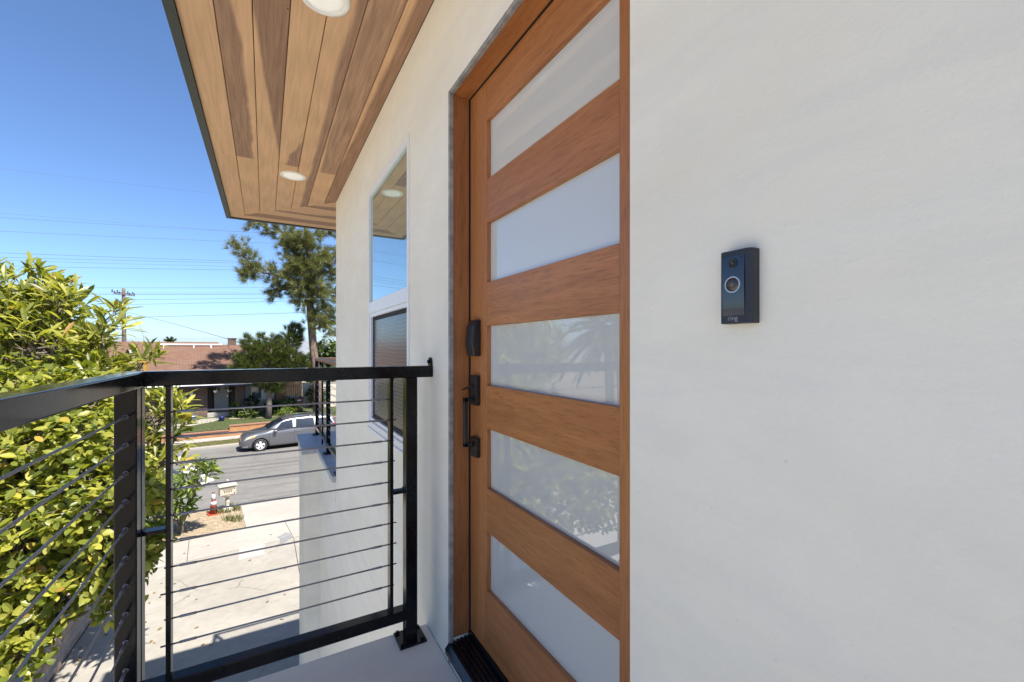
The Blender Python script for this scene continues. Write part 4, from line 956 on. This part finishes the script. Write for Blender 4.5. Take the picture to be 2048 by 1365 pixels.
# pot, sign, baskets, bins
pt = thing('plant_pot', 'dark blue glazed pot standing on the lawn beside the path', 'pot', gs(.84, 35.35)); MB().lathe([(.12, 0), (.17, .12), (.185, .26), (.20, .31), (.17, .31), (.15, .22)], n=20).build('pot', 'pot', pt, smooth=True)
sg = thing('yard_sign', 'small round blue sign on a stake at the brick wall', 'sign', gs(-.73, 35.7), A)
MB().tube([(0, 0, -.05), (0, 0, .3)], .012, 6).build('stake', 'chrome', sg); MB().lathe([(.17, -.008), (.17, .008)], (0, 0, .38), 20, 'y').build('disc', 'signblue', sg); b = MB(); b.box(-.09, .09, -.0115, -.0085, .36, .40); b.build('print', 'white', sg)
for p, lab in ((.50, 'left'), (1.34, 'right')):
    hbk = thing('hanging_basket', 'white hanging basket with trailing plant, %s of the two over the porch door' % lab, 'basket', S(p, 36.75, -1.86), 0, 'hanging baskets on the porch')
    MB().lathe([(.06, -.10), (.13, -.02), (.14, .06), (.12, .06)], n=14).build('bowl', 'white', hbk, smooth=True); b = MB()
    for k in range(3): b.tube([(.12*math.cos(k*2.1), .12*math.sin(k*2.1), .05), (0, 0, .42)], .006, 5)
    b.build('chain', 'plastic', hbk); P, Nn = blob_points([((0, 0, .12), (.24, .22, .16))], 26, .4); crown('foliage', OVAL, whorls(P, Nn, 6, .10, .1, 1.2), 'leafD', hbk)
def bin_(p, q, lab, mat, lid, rz=0):
    t = thing('wheelie_bin', lab, 'bin', gs(p, q)+Vector((0, 0, .0)), A+rz, 'bins by the gate')
    b = MB(); b.add([(-.24, -.28, .06), (.24, -.28, .06), (.24, .26, .06), (-.24, .26, .06), (-.31, -.37, 1.0), (.31, -.37, 1.0), (.31, .34, 1.0), (-.31, .34, 1.0)], [(3, 2, 1, 0), (4, 5, 6, 7), (0, 1, 5, 4), (1, 2, 6, 5), (2, 3, 7, 6), (3, 0, 4, 7)])
    b.build('tub', mat, t, bevel=.02); b = MB(); b.prism([(-.40, 1.0), (.37, 1.0), (.37, 1.04), (.1, 1.11), (-.25, 1.09), (-.40, 1.03)], -.335, .335, 'x'); b.build('lid', lid, t, bevel=.012)
    for s in (-1, 1): b = MB(); b.lathe([(.11, s*.26), (.11, s*.31)], (0, .27, .11), 16, 'x'); b.build('wheel', 'rubber', t)
    return t
bt = bin_(5.75, 36.5, 'brown wheelie bin standing in front of the wooden gate', 'binbrown', 'binbrown')
b = MB(); b.box(-.13, .13, -.372, -.362, .80, .90); b.build('white_marking', 'white', bt)
bin_(5.45, 37.25, 'blue wheelie bin with grey lid, half hidden behind the brown one', 'binblue', 'bingrey', .15)
# gate and side wall
gt = thing('wooden_gate', 'tall orange brown wooden gate between the brick house and the cream wall', 'gate', S(5.06, 38.2, -3.62), A)
for k in range(9): MB().box(k*.135, k*.135+.127, 0, .022, 0, 2.25+random.uniform(-.01, .01)).build('board', 'fence', gt)
b = MB(); b.box(0, 1.2, .0225, .07, .4, .5); b.box(0, 1.2, .0225, .07, 1.7, 1.8); b.build('cross_rail', 'fence', gt)
sw = thing('side_wall', 'cream side wall right of the wooden gate', 'wall', S(6.32, 38.2, -3.7), A); MB().box(0, 3.4, 0, .15, -.1, 1.95).build('panel', 'cream', sw); MB().box(-.02, 3.42, -.02, .17, 1.951, 2.02).build('coping', 'walk', sw)
struct(MB().add([S(-2.4, 33.9, gz(33.9)+.036), S(-2.4, 34.7, gz(34.7)+.04), S(.3, 36.72, gz(36.72)+.04), S(1.5, 36.72, gz(36.72)+.04), S(.35, 35.3, gz(35.3)+.038)], [(4, 3, 2, 1, 0)]).build('garden_path', 'walk'))
struct(MB().add([S(5.2, 34.4, gz(34.4)+.036), S(6.7, 34.4, gz(34.4)+.036), S(6.9, 38.1, gz(38.1)+.05), S(5.2, 38.1, gz(38.1)+.05)], [(0, 1, 2, 3)]).build('side_path', 'soil'))
struct(MB().add([S(1.3, 35.6, gz(35.6)+.040), S(5.2, 35.0, gz(35.0)+.040), S(5.2, 37.6, gz(37.6)+.05), S(1.3, 37.0, gz(37)+.05)], [(0, 1, 2, 3)]).build('planting_bed', 'earth'))
# retaining wall with a rowlock brick cap, stepping up to the right
rw = thing('retaining_wall', 'low orange stucco retaining wall with brick capping in front of the lawn', 'wall', S(1.2, 33.05, -4.47), A)
b = MB(); b.box(-14, 0, -.11, .11, -.15, .34); b.box(.0, 9, -.11, .11, -.15, .62); b.build('wall', 'terracotta', rw)
bm = MB(); bm.box(-.036, .036, -.15, .14, 0, .075); bm0 = None
for k in range(230):
    x = -9+k*.082; z = .342 if x < -.04 else .622
    if bm0 is None: ob = bm.build('brick', 'brickcap', rw, bevel=.008, seg=1); bm0 = ob
    else: ob = bm0.copy(); C.objects.link(ob); ob.parent = rw
    ob.location = (x, random.uniform(-.006, .006), z+random.uniform(-.003, .003)); ob.rotation_euler = (0, random.uniform(-.04, .04), random.uniform(-.03, .03))

# ------------------------------------------------------------------ pine, dark conifer
def tufts(P, Dn, n, size, spread=.9):
    k = len(P); d = Dn/np.linalg.norm(Dn, axis=1, keepdims=True); dd = np.repeat(d[:, None], n, 1)+unit(k*n).reshape(k, n, 3)*spread
    pos = np.repeat(P[:, None], n, 1)+rng.normal(size=(k, n, 3))*size*.12
    return frames(pos.reshape(-1, 3), dd.reshape(-1, 3), unit(k*n), (size*(.65+.6*rng.random((k, n)))).reshape(-1))
PB0 = S(6.70, 34.5, gz(34.5)); pine = thing('pine_tree', 'tall pine with rough brown trunk and long drooping needle tufts', 'tree', PB0, A)
tr = [(.05, 0, -.2), (.0, 0, 2.2), (-.32, 0, 5.6), (-.48, .05, 8.0), (-.42, 0, 10.2), (-.62, 0, 12.2), (-.80, 0, 14.5), (-.7, 0, 17.0)]
b = MB(); b.tube(tr, [.36, .30, .27, .25, .22, .18, .13, .05], 14); 
BR_ = [[(-.5, 0, 9.3), (-1.1, -.7, 9.7), (-1.5, -1.0, 9.3)], [(-.55, 0, 10.8), (-1.5, -.7, 11.0), (-2.1, -.9, 10.7)], [(-.5, 0, 11.6), (.2, -.8, 12.0), (.8, -1.0, 11.8)], [(-.45, 0, 8.9), (-.2, -.8, 9.2), (.1, -1.0, 8.8)], [(-.5, 0, 12.6), (-1.4, -.8, 13.0), (-2.0, -1.0, 12.8)],  # branch polylines in the pine's own frame (x along the street, y depth, z up)
 [(-.75, 0, 9.8), (-2.0, -.3, 10.1), (-3.6, -.5, 10.4), (-4.6, -.5, 11.2), (-5.05, -.5, 12.0)], [(-3.6, -.5, 10.4), (-4.3, -.7, 10.5), (-4.6, -.9, 10.0)],
 [(-.7, .1, 10.4), (-1.4, .3, 11.4), (-1.5, .4, 12.6)], [(-.5, 0, 9.9), (-1.2, -.8, 10.6), (-1.7, -1.3, 11.2)], [(-.5, 0, 9.6), (-1.6, .4, 9.6), (-2.5, .5, 9.3), (-2.9, .5, 9.0)],
 [(-.7, 0, 12.4), (-2.0, -.2, 13.3), (-3.3, -.2, 13.6), (-4.2, -.2, 14.2)], [(-.7, 0, 12.0), (-.9, -1.0, 12.6), (-1.2, -1.6, 13.0)], [(-.6, 0, 11.2), (.5, .2, 11.6), (1.4, .3, 12.6)], [(-.5, 0, 10.3), (.6, 0, 11.0), (1.5, 0, 10.6), (2.1, 0, 10.0)],
 [(-.45, 0, 9.2), (.5, -.3, 9.6), (1.4, -.3, 9.2), (1.9, -.3, 8.8)], [(-.4, 0, 7.8), (.3, -.3, 8.1), (1.0, -.4, 8.0)], [(-.4, 0, 8.4), (-1.1, -.3, 8.6), (-1.4, -.5, 8.3)], [(-.35, 0, 6.6), (.1, -.5, 7.2), (.5, -.7, 7.0)], [(-.35, 0, 6.9), (-.2, -.6, 7.6)], [(-.3, 0, 6.6), (.8, 0, 6.9), (1.5, 0, 6.5)],
 [(-.7, 0, 13.2), (.4, 0, 14.0), (1.5, 0, 14.4)], [(-.75, 0, 14.2), (-2.0, 0, 15.2), (-2.8, 0, 15.6)], [(-.7, 0, 15.5), (.2, 0, 16.2)], [(-.5, 0, 11.0), (-.4, -1.0, 11.4), (-.5, -1.6, 11.2)], [(-.6, 0, 11.6), (-1.6, -.6, 12.0), (-2.2, -.8, 12.5)], [(-.5, 0, 10.0), (-.3, -.9, 10.2), (-.2, -1.3, 9.8)]]
TP = []; TD = []
for pl_ in BR_:
    pl_ = [Vector(p)-Vector((0, 0, .15)) for p in pl_]; b.tube(pl_, list(np.linspace(.075, .025, len(pl_))), 6)
    L = sum((pl_[i+1]-pl_[i]).length for i in range(len(pl_)-1))
    for i in range(len(pl_)-1):
        d = pl_[i+1]-pl_[i]; m = int(d.length*27)+3
        for k in range(m):
            if i == 0 and k < m*.35: continue
            o = Vector(rng.normal(size=3))*.34; p = pl_[i]+d*(k/m)+o; TP.append(p); TD.append(d.normalized()*.5+o.normalized()*.5+Vector((0, 0, .1)))
            if rng.random() < .35: b.tube([pl_[i]+d*(k/m), p], [.02, .01], 4)
    for k in range(6): TP.append(pl_[-1]+Vector(rng.normal(size=3))*.18); TD.append(Vector(rng.normal(size=3))*.5+Vector((0, 0, .6)))
b.build('trunk', 'pinebark', pine, smooth=True)
NEED2 = (np.array([(-.024, 0, 0), (.024, 0, 0), (0, 1, -.22)]), np.array([(0, 1, 2)]))
crown('crown', NEED2, tufts(np.array(TP), np.array(TD), 50, .44, .75), 'needle', pine, False)
DB = S(3.60, 35.0, gz(35.0)); dk = thing('dark_conifer', 'low dark green conifer with a wide bushy crown and grey trunk, left of the pine', 'tree', DB, A)
b = MB(); b.tube([(0, 0, -.2), (.02, 0, 1.2), (.06, 0, 2.6), (.1, 0, 4.2), (.3, 0, 5.6)], [.21, .18, .16, .12, .06], 12)
DBL = [((-.2, 0, 3.9), (1.4, 1.2, .9)), ((-1.25, -.3, 3.85), (.75, .7, .5)), ((1.2, -.1, 4.1), (1.1, 1.0, .8)), ((.1, 0, 4.75), (1.0, .9, .7)), ((-.75, -.4, 4.7), (.5, .5, .45)), ((.75, -.5, 4.9), (.55, .5, .5)), ((-1.95, -.2, 3.7), (.35, .35, .25)), ((-1.35, .1, 5.55), (.25, .25, .35)), ((-.35, 0, 5.75), (.25, .25, .35)), ((.35, .1, 5.65), (.25, .25, .3)), ((2.0, -.3, 3.6), (.75, .7, .7)), ((1.4, .2, 5.6), (.75, .7, .9)), ((-1.0, 0, 5.0), (.6, .6, .55)), ((-.1, 0, 2.75), (1.0, .9, .4)), ((1.75, .2, 6.2), (.5, .5, .65)), ((-1.75, -.2, 4.25), (.38, .4, .3)), ((.3, .0, 2.2), (.7, .6, .3))]
P, Nn = blob_points(DBL, 22, .45)
for c, r in DBL:
    limb(b, (.05, 0, min(c[2]-.4, 3.5)), c, .06, .02, .1)
    for k in range(8): limb(b, c, np.array(c)+unit(1)[0]*np.array(r)*.9, .025, .01, .1, 3)
b.build('trunk', 'bark', dk, smooth=True)
crown('crown', NEED2, tufts(P, Nn*.8+np.array((0, 0, .55)), 46, .34, .55), 'needleD', dk, False)
sp_ = [((-1.35, 0, 5.75), .5), ((-.55, 0, 5.9), .45), ((.25, 0, 5.85), .4)]
# ------------------------------------------------------------------ utility pole, wires, far palm
pb = Vector((-14.73, 68.22, -3.8)); po = thing('utility_pole', 'weathered wooden utility pole rising behind the brown roof', 'pole', pb)
MB().tube([(0, 0, 0), (.05, 0, 6), (.0, 0, 12.1)], [.24, .21, .17], 10).build('shaft', 'polewood', po, smooth=True)
ax = Vector((1.0, 1.25, 0)).normalized()
for z, L, o in ((11.55, 1.25, -.12), (11.35, 1.2, .15)):
    n_ = Vector((ax.y, -ax.x, 0)); b = MB(); p0, p1 = -ax*L+n_*o, ax*L+n_*o; b.tube([p0+Vector((0, 0, z)), p1+Vector((0, 0, z))], .075, 4); ar = b.build('crossarm', 'polewood', po)
    for k in (-1, -.5, .5, 1): b = MB(); q = ax*L*.95*k+n_*o; b.lathe([(.03, 0), (.05, .06), (.07, .10), (.05, .2), (.02, .24)], (q.x, q.y, z+.07), 8); b.build('insulator', 'plastic', ar)
MB().lathe([(.235, 7.9), (.235, 8.15)], n=10).build('yellow_band', 'amber', po)
WR = [((-60.3, 104.2, 30.2), (9.2, 96.6, 30.2)), ((-62.3, 106.1, 23.0), (13.2, 92.8, 23.0)), ((-63.1, 108.6, 22.3), (14.7, 87.9, 22.3)), ((-65.0, 110.5, 20.1), (18.6, 84.0, 20.1)),
      ((-68.8, 112.2, 16.6), (26.1, 80.7, 16.6)), ((-68.7, 114.3, 15.9), (25.9, 76.5, 15.9)), ((-68.7, 113.7, 15.4), (26.0, 77.7, 15.4)), ((-68.7, 115.5, 14.5), (25.9, 74.1, 14.5)),
      ((-55.8, 96.9, 9.2), (20.9, 54.5, 9.2)), ((-55.8, 96.9, 8.5), (20.9, 54.6, 8.5)), ((-55.8, 97.1, 8.3), (20.9, 54.2, 8.3)), ((-55.8, 99.4, 7.5), (20.8, 49.6, 7.5)),
      ((-56.9, 103.5, 6.7), (23.0, 41.4, 6.7)), ((-57.0, 108.4, 4.9), (23.3, 31.6, 4.9)), ((-66.6, 120.6, 2.9), (13.8, 85.7, 2.9))]
ORD = ['topmost', 'second', 'third', 'fourth', 'fifth', 'sixth', 'seventh', 'eighth', 'ninth', 'tenth', 'eleventh', 'twelfth', 'thirteenth', 'fourteenth', 'lowest']
for i, (a, c) in enumerate(WR):
    a, c = Vector(a), Vector(c); n = 20; pts = [a.lerp(c, k/n)-Vector((0, 0, .35*(1-(2*k/n-1)**2)-.25)) for k in range(n+1)]
    r_ = .72*(.020, .018, .030, .032, .036, .032, .024, .034, .024, .018, .030, .026, .024, .028, .016)[i]
    o = MB().tube(pts, r_, 5).build('overhead_wire', 'wire'); tag(o, 'dark overhead wire across the blue sky, %s from the top' % ORD[i] if i not in (0, 14) else 'dark overhead wire across the sky, the %s of all' % ORD[i], 'wire', 'overhead wires')
for (pts, lab) in (([(-14.6, 68.1, 5.4), (-12.4, 66.0, 4.2), (-11.6, 61.8, 1.5)], 'thin service wire sagging from the pole down to the brown roof'), ([(-14.5, 68.0, 5.5), (-8, 56.5, 3.7), (.1, 35.2, 1.0)], 'thin twisted wire running from the pole towards the dark conifer')):
    a, m_, c = [Vector(p) for p in pts]; n = 14; q = [a.lerp(m_, k/n).lerp(m_.lerp(c, k/n), k/n) for k in range(n+1)]; tag(MB().tube(q, .02, 5).build('service_wire', 'wire'), lab, 'wire')
fpm = thing('palm_tree', 'tiny distant palm top showing over the brown roof ridge', 'tree', (-17.9, 118.8, -6)); MB().tube([(0, 0, 0), (0, 0, 8.4)], .2, 6).build('trunk', 'bark', fpm)
P = []; D = []
for k in range(90): a = random.random()*6.28; e = random.uniform(-.6, 1.2); P.append((0, 0, 8.4)); D.append((math.cos(a)*math.cos(e), math.sin(a)*math.cos(e), math.sin(e)))
crown('crown', STRAP, frames(np.array(P), np.array(D), unit(90), np.full(90, 1.5)), 'leafD', fpm)
bpy.context.view_layer.update()
